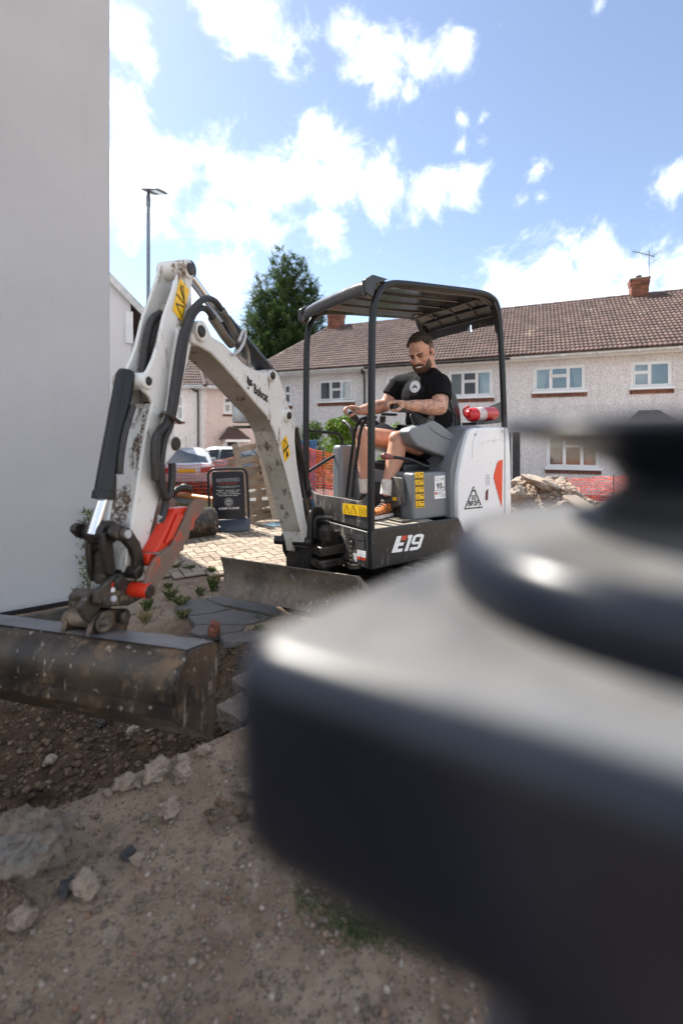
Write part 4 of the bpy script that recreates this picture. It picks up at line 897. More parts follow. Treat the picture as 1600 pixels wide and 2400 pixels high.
# under-seat box
bxm = MB(); bxm.mbox(-1.08, -.47, .08, .90, FZ+.004, 1.075); ub_ = bxm.build('seat_pedestal', grey, EX, bevel=.02, seg=3)
MB().mbox(-.472, -.455, .20, .62, FZ+.02, .98).build('pedestal_recess', black, EX, bevel=.01)
MB().prism([onf(x, y, -.44) for x, y in ((905, 1115), (945, 1120), (950, 1180), (915, 1195), (900, 1160))], MF*.012).build('pedestal_cover', blackdusty, EX, bevel=.01)
for (x, y) in ((920, 1165), ):
    deco(x, y, x+9, y+8, .05, yellow, lambda a, b: onf(a, b, -.425), 'warning_label', EX, .002, MF)
pr8 = lambda x, y: onr(x, y, .077)
so1 = pr8(974, 1191); sx1 = pr8(994, 1189)-so1; sy1 = pr8(972, 1107)-so1
flat('warning_label', [(0, 0), (1, 0), (1, 1), (0, 1)], so1, sx1, sy1, yellow, ub_, V((0, 0, 0)))
pl = []
for k in range(5):
    z0 = k/5+.03; pl += [[(.08, z0), (.45, z0), (.26, z0+.13)], [(.55, z0), (.92, z0), (.92, z0+.12), (.55, z0+.12)]]
    if k: pl.append([(0, k/5), (1, k/5)])
lines2('label_drawing', pl, .022, so1, sx1, sy1, inkblack, ub_, -MR*.002)
so2 = pr8(1018, 1150); sx2 = pr8(1042, 1147)-so2; sy2 = pr8(1018, 1116)-so2
flat('noise_label', [(0, 0), (1, 0), (1, 1), (0, 1)], so2, sx2, sy2, inkwhite, ub_, V((0, 0, 0)))
text('93', so2+sx2*.18+sy2*.08, sx2*.5, sy2*.42, inkblack, ub_, -MR*.002, .03); text('dB', so2+sx2*.72+sy2*.1, sx2*.2, sy2*.14, inkblack, ub_, -MR*.002)
text('LwA', so2+sx2*.56+sy2*.7, sx2*.34, sy2*.14, inkblack, ub_, -MR*.002); lines2('label_drawing', [ngon(.25, .78, .13, 14)], .03, so2, sx2, sy2, inkgrey, ub_, -MR*.002)
so3 = pr8(1018, 1170); sx3 = pr8(1044, 1167)-so3; sy3 = pr8(1017, 1151)-so3
flat('maker_label', [(0, 0), (1, 0), (1, 1), (0, 1)], so3, sx3, sy3, inkwhite, ub_, V((0, 0, 0)))
flat('label_drawing', [(.05, .55), (.22, .55), (.22, .85), (.05, .85)], so3, sx3, sy3, inkred, ub_, -MR*.002)
lines2('label_drawing', [[(.3, .8), (.75, .8)], [(.3, .68), (.7, .68)], [(.3, .56), (.65, .56)], ngon(.8, .35, .14, 12)], .05, so3, sx3, sy3, inkgrey, ub_, -MR*.002)
# engine hood, column and white side cover
MB().mbox(-1.52, -1.05, .06, .94, FZ, 1.36).build('engine_hood', grey, EX, bevel=.03, seg=3)
MB().prism([onr(x, y, .03) for x, y in ((1057, 1100), (1062, 1075), (1077, 1035), (1092, 1004), (1112, 996), (1130, 1000), (1100, 1040), (1085, 1100), (1080, 1214), (1057, 1216))], MR*.3).build('side_column', grey, EX, bevel=.012, seg=3)
cvp = [(1113, 1003), (1182, 1001), (1182, 1242), (1100, 1254), (1092, 1251), (1086, 1244), (1074, 1214), (1073, 1150), (1076, 1110), (1086, 1058), (1096, 1022), (1103, 1008)]
cov = MB().prism([onr(x, y, -.012) for x, y in cvp], MR*.3).build('side_cover', whiteclean, EX, bevel=.014, seg=3)
# pressed shoulder in the cover's top
MB().prism([onr(x, y, -.017) for x, y in ((1120, 1008), (1176, 1006), (1176, 1030), (1140, 1034), (1122, 1046), (1106, 1074), (1108, 1036))], MR*.004).build('cover_step', whiteclean, cov, bevel=.0035, seg=2)
for x, y in ((1113, 1018), (1175, 1011)):
    c0 = onr(x, y, -.012); MB().cyl(c0-MR*.007, c0+MR*.006, .011, n=14).build('cover_bolt', inkgrey, cov)
tl = [M(-1.485, -.012, z) for z in (0, )]
tv = MB(); tz0, tz1 = onr(1184, 1240, -.01).z, onr(1186, 1002, -.01).z; f0_ = (onr(1184, 1100, -.01)-P0).dot(MF); ring = []
for (zz, ex_) in ((tz0, .0), (tz0+.02, .025), (tz0+.3, .02), (tz1-.25, .01), (tz1-.06, -.01), (tz1, -.03)):
    ring.append([M(f0_, -.012, zz), M(f0_-.06-ex_, -.006, zz), M(f0_-.10-ex_, .03, zz), M(f0_-.13-ex_, .16, zz), M(f0_-.15-ex_, .49, zz), M(f0_-.13-ex_, .82, zz), M(f0_-.10-ex_, .95, zz), M(f0_, .98, zz)])
tv.loft(ring); tv.build('tail_cover', whiteclean, EX, bevel=.006, angle=50)
dcp = lambda x, y: onr(x, y, -.0145)
MB().prism([dcp(x, y) for x, y in ((1177, 1077), (1168, 1080), (1164, 1086), (1157, 1112), (1156, 1120), (1175, 1190))], -MR*.0015).build('orange_decal', orange, cov, smooth=False)
MB().prism([dcp(x, y) for x, y in ((1143, 1145), (1138, 1152), (1137, 1172), (1142, 1172))], -MR*.004).build('latch', plain('latch red', (.10, .01, .02), .3), cov, bevel=.002)
lines2('label_drawing', [[(0, 0), (1, 0), (1, 1), (0, 1)], [(.1, .25), (.9, .25), (.9, .7), (.1, .7)]], .08, dcp(1139, 1136), dcp(1146, 1135)-dcp(1139, 1136), dcp(1139, 1114)-dcp(1139, 1136), inkgrey, cov, -MR*.002)
to = dcp(1087, 1194); tx = dcp(1130, 1190)-to; ty = dcp(1109, 1140)-to-tx*.5
lines2('triangle_mark', [[(.05, .03), (.95, .03), (.5, .97)]], .05, to, tx, ty, inkblack, cov, -MR*.002)
for tri in ([(0, 0), (.24, 0), (.12, .22)], [(1, 0), (.76, 0), (.88, .22)], [(.5, 1), (.4, .78), (.6, .78)]): flat('triangle_mark', tri, to, tx, ty, inkblack, cov, -MR*.0025)
for cx_, cy_, r_ in ((.13, .09, .05), (.87, .09, .05), (.5, .88, .04)): flat('triangle_mark', ngon(cx_, cy_, r_, 12), to, tx, ty, inkwhite, cov, -MR*.003)
text('32', to+tx*.38+ty*.40, tx*.25, ty*.21, inkblack, cov, -MR*.002, .02); text('BF2F', to+tx*.24+ty*.14, tx*.53, ty*.22, inkblack, cov, -MR*.002, .02)
# E19
eo = onr(917, 1296, -.0095); ex9 = onr(983, 1287.5, -.0095)-eo; ey9 = onr(930, 1257, -.0095)-eo
def gly(pts, m): MB().add([eo+ex9*x+ey9*y for x, y in pts], [tuple(range(len(pts)))]).build('lettering', m, skl, normals=False, smooth=False)
gly([(0, 0), (.36, 0), (.36, .2), (.17, .2), (.17, .38), (.33, .38), (.33, .58), (.17, .58), (.17, 1), (0, 1)], inkwhite)
gly([(.20, .70), (.37, .70), (.37, 1), (.20, 1)], inkred)
gly([(.44, 0), (.56, 0), (.56, 1), (.40, 1), (.40, .82), (.44, .82)], inkwhite)
gly([(.62, 0), (.90, 0), (1, .12), (1, .36), (.88, .36), (.88, .2), (.62, .2)], inkwhite)
gly([(.70, .36), (1, .36), (1, .88), (.9, 1), (.70, 1), (.60, .88), (.60, .48)], inkwhite); gly([(.71, .52), (.88, .52), (.88, .82), (.71, .82)], black)
bpy.data.objects[bpy.data.objects[-1].name]
# lift the counter of the 9 clear of the white
for o in [q for q in skl.children if q.name.startswith('lettering')][-1:]: o.location = -MR*.0015
# rear plate and hood ledge
MB().mbox(-1.52, -1.12, .04, .95, 1.355, 1.385).build('hood_ledge', grey, EX, bevel=.01)
MB().prism([onr(x, y, .42) for x, y in ((1104, 968), (1140, 956), (1172, 942), (1178, 990), (1106, 992))], MR*.012).build('rear_guard', black, EX)
# ---- swing casting
def bp(lst, s_): return [onb(x, y, s_) for x, y in lst]
cs = MB()
cs.prism(bp([(657, 1252), (664, 1242), (674, 1243), (682, 1290), (694, 1312), (702, 1318), (700, 1327), (676, 1321), (661, 1292)], -.115), BL*.03)
cs.prism(bp([(722, 1200), (728, 1188), (744, 1186), (750, 1194), (748, 1250), (752, 1324), (722, 1326), (720, 1260)], .085), BL*.03)
fp = onb(693, 1268, 0); tpin = (fp-BS).dot(BD)
cs.bbox(tpin-.16, tpin-.05, -.10, .10, .33, .62); cs.bbox(tpin-.10, tpin+.02, -.10, .10, .335, .365); cs.bbox(tpin-.22, tpin-.1, -.07, .07, .36, .52)
cs.box(M(.08, .42, .60), MF*.08, MR*.06, UP*.05); cs.box(M(.1, .36, .53), MF*.12, MR*.07, UP*.035); cs.box(M(.1, .36, .44), MF*.12, MR*.07, UP*.03)
cas = cs.build('swing_casting', castiron, EX, bevel=.012, seg=2)
MB().cyl(fp-BL*.16, fp+BL*.125, .032, n=20).build('boom_foot_pin', castiron, cas)
MB().lathe(M(.12, .38, .6), [(.06, 0), (.065, .07), (.04, .10), (0, .105)], 18).build('pivot_cap', castiron, cas)
MB().tube([onf(780, 1284, .08), onf(808, 1281, -.01)], .017, 12).build('swing_rod', chrome, cas)
tp = M(.03, .15, SK-.005); MB().lathe(tp, [(.052, -.014), (.052, .014), (.03, .014), (.03, -.014), (.052, -.014)], 20).build('tow_ring', hitchsteel, EX)
cl_ = MB(); 
for k in range(5): cl_.ell(M(.035, .175, SK+.02+k*.032), MF*.014, MR*.014, UP*.017, 8, 6)
cl_.build('hose_guard_spring', hitchsteel, EX)
ds = MB(); ds.tube(cr([M(.05, .45, .70), M(.12, .52, .72), M(.15, .5, .62), M(.1, .45, .5)], 5), .018, 8); ds.tube(cr([M(.05, .4, .74), M(.16, .46, .74), M(.17, .44, .6)], 5), .016, 8); ds.build('swing_hose', hose, EX)
# ---- boom
BW = .075
boomL = [(478, 762), (488, 768), (497, 788), (526, 806), (572, 853), (600, 868), (622, 876), (634, 868), (648, 870), (655, 882), (662, 905), (672, 935), (682, 966), (692, 992), (691, 1030), (696, 1085), (706, 1150), (716, 1214), (727, 1264), (725, 1285), (714, 1278), (706, 1246), (687, 1168), (672, 1108), (657, 1058), (645, 1012), (626, 974), (599, 944), (561, 898), (528, 860), (496, 827), (470, 812), (452, 803), (450, 785), (460, 768)]
poly = bp(boomL, BW); n_ = len(poly)
boom = MB().prism(poly, -BL*(2*BW)).build('boom', white, EX, bevel=.008, seg=2)
# dusty underside plate, set just proud of the boom's lower face
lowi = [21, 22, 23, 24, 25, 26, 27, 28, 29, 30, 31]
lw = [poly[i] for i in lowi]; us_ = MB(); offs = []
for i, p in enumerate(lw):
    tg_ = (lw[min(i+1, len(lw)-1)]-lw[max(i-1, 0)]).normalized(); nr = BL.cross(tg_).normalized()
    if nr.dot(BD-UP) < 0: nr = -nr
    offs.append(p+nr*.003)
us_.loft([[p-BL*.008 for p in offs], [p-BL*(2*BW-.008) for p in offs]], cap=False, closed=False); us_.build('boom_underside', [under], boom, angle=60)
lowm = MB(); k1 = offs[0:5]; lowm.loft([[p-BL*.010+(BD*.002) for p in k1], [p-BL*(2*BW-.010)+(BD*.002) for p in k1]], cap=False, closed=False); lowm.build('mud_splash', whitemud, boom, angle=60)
# foot arch of the boom
fa = MB(); fa.prism(bp([(668, 1243), (700, 1246), (718, 1262), (724, 1290), (714, 1290), (706, 1276), (694, 1262), (682, 1262), (676, 1278), (677, 1292), (670, 1290), (667, 1262)], -BW+.01), BL*.05); fa.build('boom_foot', whitemud, boom, bevel=.004)
def boss(px, py, s0, s1, r, m, name, parent, n=20):
    c0 = onb(px, py, s1); d = MB().cyl(c0-BL*(s1-s0), c0, r, n=n).build(name, m, parent, bevel=.004, seg=1); return d
boss(476, 776, -.095, .095, .046, white, 'pivot_boss', boom); boss(476, 776, .09, .105, .026, castiron, 'pivot_pin', boom)
boss(642, 880, -.06, .10, .036, white, 'cylinder_boss', boom); boss(643, 880, .095, .112, .022, castiron, 'cylinder_pin', boom)
boss(680, 974, -.07, .11, .040, white, 'cylinder_boss', boom); boss(681, 974, .105, .122, .024, castiron, 'cylinder_pin', boom)
lo = onb(596, 921.5, BW+.003); text('Bobcat', lo, onb(628.5, 944.5, BW+.003)-lo, onb(595, 897.5, BW+.003)-lo, inkblack, boom, bold=.03)
hp_ = [(579, 878), (586, 890), (592, 891), (590, 897), (593, 901), (591, 906), (587, 903), (585, 906), (581, 899), (579, 893), (580, 888)]
MB().add([onb(x, y, BW+.003) for x, y in hp_], [tuple(range(len(hp_)))]).build('emblem', inkblack, boom, normals=False, smooth=False)
MB().add([onb(x, y, BW+.003) for x, y in ((582, 906), (585, 910), (583, 913), (580, 909))], [(0, 1, 2, 3)]).build('emblem', inkblack, boom, normals=False, smooth=False)
dq_ = [(659, 1036), (672, 1021), (680, 1066), (668, 1084)]; bo0 = onb(668, 1084, BW+.003); bxv = onb(680, 1066, BW+.003)-bo0; byv = onb(659, 1036, BW+.003)-bo0
flat('warning_label', [(0, 0), (1, 0), (1, 1), (0, 1)], bo0, bxv, byv, yellow, boom, V((0, 0, 0)))
lines2('label_drawing', [[(.12, .52), (.88, .52), (.5, .95)], [(.02, .47), (.98, .47)]], .05, bo0, bxv, byv, inkblack, boom, BL*.002)
flat('label_drawing', [(.3, .1), (.7, .1), (.62, .3), (.5, .4), (.38, .3)], bo0, bxv, byv, inkblack, boom, BL*.002)
lines2('label_drawing', [[(0, 0), (1, 0), (1, 1), (0, 1)]], .08, onb(670, 960, BW+.003), onb(676, 952, BW+.003)-onb(670, 960, BW+.003), onb(664, 942, BW+.003)-onb(670, 960, BW+.003), inkgrey, boom, V((0, 0, 0)))
# lift cylinder behind the boom
lc = MB(); a_, b_2, c_2 = onb(684, 1000, .02), onb(718, 1160, .02), onb(730, 1205, .02); lc.tube([a_, b_2], .042, 16); lc.build('lift_cylinder', tubeblack, EX)
MB().tube([b_2, c_2], .022, 12).build('lift_rod', hitchsteel, EX); MB().tube(cr(bp([(688, 1020), (704, 1060), (716, 1100), (722, 1150)], .06), 4), .011, 8).build('lift_hose', hose, EX)
# arm cylinder on top of the boom
pa, pb, pc_ = onb(437, 636, 0), onb(522, 752, 0), onb(638, 884, 0)
ac = MB(); ac.tube([pb, pb.lerp(pc_, .02), pb.lerp(pc_, .93), pc_], [.036, .047, .047, .03], 18); acy = ac.build('arm_cylinder', tubeblack, EX)
MB().tube([pa, pb.lerp(pc_, .1)], .024, 14).build('arm_rod', chrome, acy)
burnt = steel('burnt steel', (.10, .085, .07), (.22, .20, .17), (.10, .06, .05), .2, .4, .6)
for off, pts_ in ((.05, [(519, 726), (532, 748), (546, 775), (558, 795), (572, 806), (581, 828), (582, 862), (577, 878)]), (.075, [(497, 744), (512, 766), (528, 790), (543, 808)])):
    q = cr(bp(pts_, off), 4); m_ = len(q); MB().tube(q, [.020 if i < m_*.55 else .012 for i in range(m_)] if off == .05 else .022, 10).build('hydraulic_pipe', burnt, EX)
br = MB(); br.tube(cr(bp([(560, 800), (570, 775), (575, 778), (572, 800), (560, 822), (545, 832)], .09), 4), .008, 8); br.build('pipe_bracket', inkgrey, EX)
# work lamp on the boom's far side
wl0 = onb(562, 968, -.13); wd_ = (BD*.8+V((0, -.3, 0))).normalized(); wx = wd_.cross(UP).normalized()
lb = MB().box(wl0-wd_*.04, wd_*.04, wx*.055, UP*.06).build('work_lamp', inkgrey, EX, bevel=.015, seg=3)
MB().lathe(wl0, [(.045, -.005), (.047, .006), (.038, .012), (0, .014)], 20, wd_).build('lamp_lens', plain('lens', (.55, .58, .6), .08, var=.1), lb)
MB().box(wl0-wd_*.04-UP*.085, wd_*.03, wx*.05, UP*.008).build('lamp_bracket', hitchsteel, lb)
# ---- stick
SW = .056
stR = [(436, 612), (448, 614), (456, 625), (456, 641), (449, 672), (450, 706), (448, 760), (452, 794), (441, 845), (431, 886), (423, 936), (410, 985), (410, 1018), (421, 1034), (421, 1050), (404, 1070), (388, 1090), (373, 1168), (354, 1245), (341, 1298), (335, 1345), (318, 1366), (300, 1362), (292, 1340), (300, 1290), (314, 1200), (328, 1100), (345, 1000), (358, 945), (352, 930), (338, 917), (332, 898), (336, 880), (348, 866), (360, 840), (371, 806), (385, 741), (404, 687), (419, 641), (426, 620)]
plR = bp(stR, SW); st = MB(); st.prism(plR, -BL*.014)
st.prism([p-BL*(2*SW-.014) for p in plR], -BL*.014)
stick = st.build('stick', white, EX, bevel=.004, seg=2)
# web plates: front plate of the lower box, back plate, upper floor of the channel
def strip(idx, m, name, inset=.012, s0=.012, s1=2*SW-.012):
    pts = [plR[i] for i in idx]; off = []
    for i, p in enumerate(pts):
        tg_ = (pts[min(i+1, len(pts)-1)]-pts[max(i-1, 0)]).normalized(); nr = BL.cross(tg_).normalized()
        c_ = sum(plR, V((0, 0, 0)))/len(plR); nr = nr if nr.dot(c_-p) > 0 else -nr
        off.append(p+nr*inset)
    o = MB().loft([[p-BL*s0 for p in off], [p-BL*s1 for p in off]], cap=False, closed=False).build(name, m, stick, angle=60); return o
strip(list(range(4, 21)), white, 'stick_back', .006); strip([23, 24, 25, 26, 27, 28], dirty('spattered white', (.70, .69, .66), (.10, .065, .045), .6, .4, 12), 'stick_front', .003)
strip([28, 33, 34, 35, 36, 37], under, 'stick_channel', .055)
ch = onb(431, 632, 0); MB().cyl(ch-BL*.04, ch+BL*.04, .036, n=18).build('rod_end', tubeblack, stick)
boss(444, 630, -SW-.012, SW+.012, .04, white, 'pin_boss', stick); boss(450, 630, SW, SW+.02, .026, castiron, 'top_pin', stick)
boss(349, 893, -SW-.015, SW+.012, .032, white, 'ear_boss', stick); boss(352, 893, SW, SW+.018, .017, castiron, 'ear_pin', stick)
boss(416, 1040, -.04, SW+.01, .028, castiron, 'thumb_pin', stick)
ribm = MB(); ribm.tube(cr(bp([(419, 770), (405, 850), (395, 940), (382, 1000)], SW-.002), 5), .018, 10); ribm.build('stick_rib', white, stick)
so_ = onb(427, 754, SW+.002); sxv = onb(404, 727, SW+.002)-so_; syv = onb(444, 680, SW+.002)-so_
flat('warning_label', [(0, 0), (1, 0), (1, 1), (0, 1)], so_, sxv, syv, yellow, stick, V((0, 0, 0)))
lines2('label_drawing', [[(.14, .12), (.86, .12), (.86, .4), (.14, .4)][:0] or [(.1, .1), (.1, .42), (.85, .26)], [(.02, .5), (.98, .5)], [(.2, .55), (.8, .75), (.6, .9)], [(.3, .6), (.85, .85)]], .035, so_, sxv, syv, inkblack, stick, BL*.002)
# bucket cylinder
ca_, cb_, cc_ = onb(322, 880, .0)+BD*.06, onb(272, 1165, .0)+BD*.06, onb(248, 1245, .0)+BD*.06
bc = MB(); bc.tube([ca_+(ca_-cb_).normalized()*.01, ca_.lerp(cb_, .02), ca_.lerp(cb_, .94), ca_.lerp(cb_, .945), cb_], [.026, .034, .034, .038, .038], 22)
bcy = bc.build('bucket_cylinder', tubeblack, EX, bevel=.002); MB().tube([cb_, cc_], .018, 16).build('bucket_rod', chrome, bcy)
MB().tube(cr([onb(334, 955, .04)+BD*.05, onb(322, 1010, .04)+BD*.06, onb(312, 1070, .04)+BD*.06, onb(305, 1108, .04)+BD*.05], 4), .012, 10).build('cylinder_hose', hose, EX)
ft = MB(); ft.tube([onb(305, 1108, .04)+BD*.05, onb(301, 1140, .03)+BD*.05], [.013, .011], 8); ft.tube([onb(301, 1140, .03)+BD*.05, onb(288, 1148, .0)+BD*.06], .011, 8); ft.build('hose_fitting', inkgrey, EX)
# hoses
h1 = [(519, 726), (505, 707), (485, 699), (466, 710), (447, 733), (436, 764), (424, 825), (415, 886), (405, 955), (391, 992), (372, 1012), (367, 1058), (371, 1116), (386, 1163), (399, 1156), (404, 1108), (403, 1085)]
h2 = [(497, 744), (486, 727), (470, 722), (455, 735), (444, 760), (434, 800), (425, 860), (416, 910), (408, 960), (398, 1000), (386, 1030), (378, 1080), (380, 1130), (388, 1175), (380, 1225)]
hh = [MB().tube(cr(bp(h1, .085), 6), .0145, 10), MB().tube(cr(bp(h2, .075), 6), .0145, 10), MB().tube(cr(bp([(x-7, y+9) for x, y in h1[5:13]], .095), 5), .013, 10)]
for q in hh: q.build('hose', hose, EX)
def spiral(path, name):
    p_ = cr(path, 10); n2 = len(p_); q = MB().tube(p_, [.0155+(.0022 if i % 3 == 0 else 0) for i in range(n2)], 10).build(name, hose, EX)
spiral(bp([(377, 735), (362, 745), (353, 762), (344, 800), (338, 848), (331, 885), (326, 910)], -.015), 'hose'); spiral(bp([(379, 760), (370, 790), (364, 820), (358, 850), (345, 885)], .01), 'hose')
cl2 = MB(); cl2.tube(cr([onb(378, 975, .06), onb(383, 968, .12), onb(400, 975, .12), onb(422, 990, .10)], 4), .008, 8); cl2.build('hose_clamp', hitchsteel, EX)
MB().tube([onb(378, 1208, .07), onb(376, 1232, .065)], .014, 10).build('hose_fitting', inkgrey, EX)
MB().tube(cr(bp([(376, 1230), (372, 1255), (362, 1270), (350, 1280)], .06), 3), .016, 8).build('hose', hose, EX)
# ---- linkage, hitch and thumb
lk = MB(); lk.prism(bp([(245, 1250), (256, 1245), (266, 1262), (270, 1297), (274, 1342), (264, 1356), (251, 1344), (243, 1297)], .05), -BL*.022)
lk.prism(bp([(200, 1252), (208, 1244), (217, 1252), (222, 1277), (221, 1316), (224, 1354), (211, 1364), (202, 1339), (198, 1297)], -.05), BL*.022)
tl_ = (onb(236, 1330, 0)-BS).dot(BD)
lk.prism([hit(x, y, BS+BD*tl_, BD) for x, y in ((216, 1300), (226, 1292), (238, 1291), (249, 1300), (253, 1345), (242, 1372), (222, 1370), (213, 1345))], -BD*.035)
lk.build('bucket_link', castiron, EX, bevel=.006)
pn = onb(240, 1248, 0); MB().cyl(pn-BL*.085, pn+BL*.10, .024, n=18).build('link_pin', castiron, EX, bevel=.004); MB().cyl(pn+BL*.10, pn+BL*.108, .014, n=12).build('grease_cap', inkgrey, EX)
MB().cyl(pn-BL*.035, pn+BL*.035, .042, n=20).build('rod_eye', castiron, EX, bevel=.004)
ban = [(264, 1252), (266, 1238), (276, 1230), (290, 1231), (312, 1243), (331, 1274), (339, 1306), (340, 1335), (331, 1353), (320, 1350), (317, 1330), (318, 1312), (308, 1287), (293, 1270), (277, 1266)]
gl_ = MB(); gl_.prism(bp(ban, .088), -BL*.022); gl_.prism([p-BL*.176 for p in bp(ban, .088)], BL*.022); gl_.build('guide_link', castiron, EX, bevel=.006)
boss(328, 1342, -.09, .10, .022, castiron, 'guide_pin', EX)
hb = MB()
hb.prism(bp([(226, 1414), (229, 1385), (270, 1350), (285, 1344), (302, 1360), (321, 1362), (334, 1382), (333, 1404), (302, 1420), (250, 1422)], .07), -BL*.02)
hb.prism(bp([(226, 1414), (229, 1385), (270, 1350), (285, 1344), (302, 1360), (321, 1362), (334, 1382), (333, 1404), (302, 1420), (250, 1422)], -.05), -BL*.02)
hb.prism(bp([(240, 1412), (244, 1390), (300, 1380), (325, 1385), (322, 1402), (296, 1414)], .05), -BL*.10)
hitch = hb.build('quick_hitch', hitchsteel, EX, bevel=.005)
h2_ = MB(); h2_.prism(bp([(187, 1424), (206, 1398), (222, 1388), (236, 1400), (238, 1425), (226, 1440), (212, 1463), (200, 1450), (192, 1434)], .045), -BL*.02)
h2_.prism(bp([(187, 1424), (206, 1398), (222, 1388), (236, 1400), (238, 1425), (226, 1440), (212, 1463), (200, 1450), (192, 1434)], -.04), -BL*.02)
h2_.build('hitch_hook', hitchsteel, hitch, bevel=.005)
tt_ = (onb(180, 1420, -.05)-BS).dot(BD)
h3_ = MB(); h3_.prism([hit(x, y, BS+BD*tt_, BD) for x, y in ((159, 1396), (165, 1388), (178, 1390), (186, 1406), (194, 1432), (200, 1457), (158, 1454))], -BD*.03)
h3_.build('hitch_front', hitchsteel, hitch, bevel=.006)
q0 = hit(184, 1392, BS+BD*(tt_+.0), BD); MB().lathe(q0-BL*.01, [(.02, 0), (.02, .085), (.013, .085), (.013, .0), (.02, 0)], 16, BL).build('hitch_tube', hitchsteel, hitch)
boss(287, 1366, .04, .088, .024, castiron, 'hitch_cap', hitch); boss(249, 1406, .06, .078, .011, hitchsteel, 'hitch_bolt', hitch); boss(271, 1404, .06, .082, .011, inkgrey, 'hitch_bolt', hitch)
np_ = bp([(280, 1410), (280, 1395), (310, 1392), (312, 1404)], .072); MB().prism(np_, BL*.004).build('name_plate', hitchsteel, hitch); text('WHITES', np_[0]+BL*.005, (np_[3]-np_[0])*.95, (np_[1]-np_[0])*.8, plain('stamped', (.22, .18, .13), .6), hitch)
ln_ = bp([(260, 1388), (262, 1368), (268, 1362), (269, 1386)], .072); MB().prism(ln_, BL*.002).build('warning_label', inkred, hitch)
MB().prism(bp([(260, 1388), (261, 1378), (269, 1376), (269, 1386)], .0745), BL*.002).build('warning_label', inkwhite, hitch)
# bucket
BN, BF_ = .42, -.64
bprof = [(508, 1506), (478, 1513), (446, 1526), (430, 1548), (419, 1578), (413, 1615), (411, 1655), (414, 1682), (434, 1701), (466, 1717), (497, 1733)]
bpp = bp(bprof, BN); curve_ = [bpp[0], bpp[1]]+cr(bpp[2:9], 3)+bpp[9:]
cen = sum(curve_, V((0, 0, 0)))/len(curve_)
bk = MB(); inner = []
for i, p in enumerate(curve_):
    tg_ = (curve_[min(i+1, len(curve_)-1)]-curve_[max(i-1, 0)]).normalized(); nr = BL.cross(tg_).normalized(); nr = nr if nr.dot(cen-p) > 0 else -nr; inner.append(p+nr*.012)
bk.prism(curve_+inner[::-1], BL*(BF_-BN)); bucket = bk.build('bucket', bucketsteel, EX, angle=40)
ep = curve_+bp([(500, 1690), (506, 1620), (508, 1560)], BN)
MB().prism([p+BL*.002 for p in ep], -BL*.014).build('bucket_side', bucketsteel, bucket, bevel=.003, seg=1)
MB().prism([p+BL*(BF_-BN-.002) for p in ep], BL*.014).build('bucket_side', bucketsteel, bucket, bevel=.003, seg=1)
tpn = MB(); q = [bpp[0], bpp[1], bpp[2]]; tpn.loft([[p+UP*.003-BL*.01 for p in q], [p+UP*.003+BL*(BF_-BN+.01) for p in q]], cap=False, closed=False); tpn.build('bucket_top_plate', buckettop, bucket)
lip = MB(); q = [bpp[6]+BD*.003, bpp[7]+BD*.012-UP*.004, bpp[8]+BD*.006-UP*.008, bpp[8]-UP*.0]; lip.prism(q, BL*(BF_-BN)); lip.build('wear_strip', bucketsteel, bucket, bevel=.003, seg=1)
dm_ = bp([(443, 1655), (449, 1620), (460, 1648), (452, 1655)], BN+.004); lines2('cast_mark', [[(0, 0), (.5, 1.9), (1, 0)], [(.25, .1), (.5, 1.2), (.75, .1)]], .12, onb(441, 1655, BN+.005), onb(462, 1650, BN+.005)-onb(441, 1655, BN+.005), (onb(446, 1625, BN+.005)-onb(446, 1655, BN+.005))*.8, inkblack, bucket, BL*.001)
e_ = MB(); e_.prism(bp([(200, 1520), (222, 1448), (237, 1432), (264, 1428), (302, 1426), (309, 1440), (298, 1478), (280, 1500), (237, 1510)], .055), -BL*.018)
e_.prism(bp([(134, 1508), (147, 1455), (165, 1448), (193, 1455), (215, 1470), (225, 1490)], -.075), BL*.018); e_.build('bucket_ear', bucketsteel, bucket, bevel=.004)
boss(248, 1458, -.09, .068, .024, hitchsteel, 'ear_pin', bucket); boss(250, 1458, .06, .075, .034, hitchsteel, 'ear_washer', bucket); boss(252, 1459, .07, .095, .014, hitchsteel, 'ear_bolt', bucket); boss(298, 1446, -.09, .075, .022, hitchsteel, 'ear_pin', bucket)
# thumb
thp = [(481, 1171), (461, 1171), (446, 1191), (423, 1241), (404, 1279), (366, 1310), (350, 1344), (341, 1379), (342, 1394), (350, 1401), (362, 1399), (370, 1390), (371, 1371), (392, 1345), (408, 1325), (412, 1314), (420, 1312), (423, 1294), (431, 1290), (434, 1270), (443, 1264), (446, 1245), (455, 1238), (458, 1220), (468, 1210), (484, 1187), (486, 1178)]
th_ = MB().prism(bp(thp, .135), -BL*.018).build('thumb_plate', redworn, EX, bevel=.003, seg=1)
MB().prism([p-BL*.15 for p in bp(thp, .135)], -BL*.018).build('thumb_plate', redworn, EX, bevel=.003, seg=1)
MB().prism(bp([(412, 1192), (448, 1187), (430, 1230), (408, 1272), (376, 1293), (362, 1296), (392, 1242)], .115), -BL*.06).build('thumb_channel', redp, th_, bevel=.005)
MB().prism(bp([(414, 1204), (428, 1206), (400, 1262), (384, 1276)], .117), BL*.01).build('thumb_rib', redp, th_, bevel=.004)
MB().prism(bp([(349, 1303), (352, 1297), (372, 1300), (370, 1322), (356, 1328), (348, 1322)], .10), -BL*.10).build('thumb_base', redp, th_, bevel=.006)
boss(352, 1385, .03, .145, .026, redp, 'thumb_pivot', th_); boss(355, 1386, .135, .15, .024, castiron, 'thumb_pivot_cap', th_)
MB().cyl(onb(410, 1316, .137), onb(410, 1316, .1345), .012, n=10).build('thumb_hole', matm, th_)
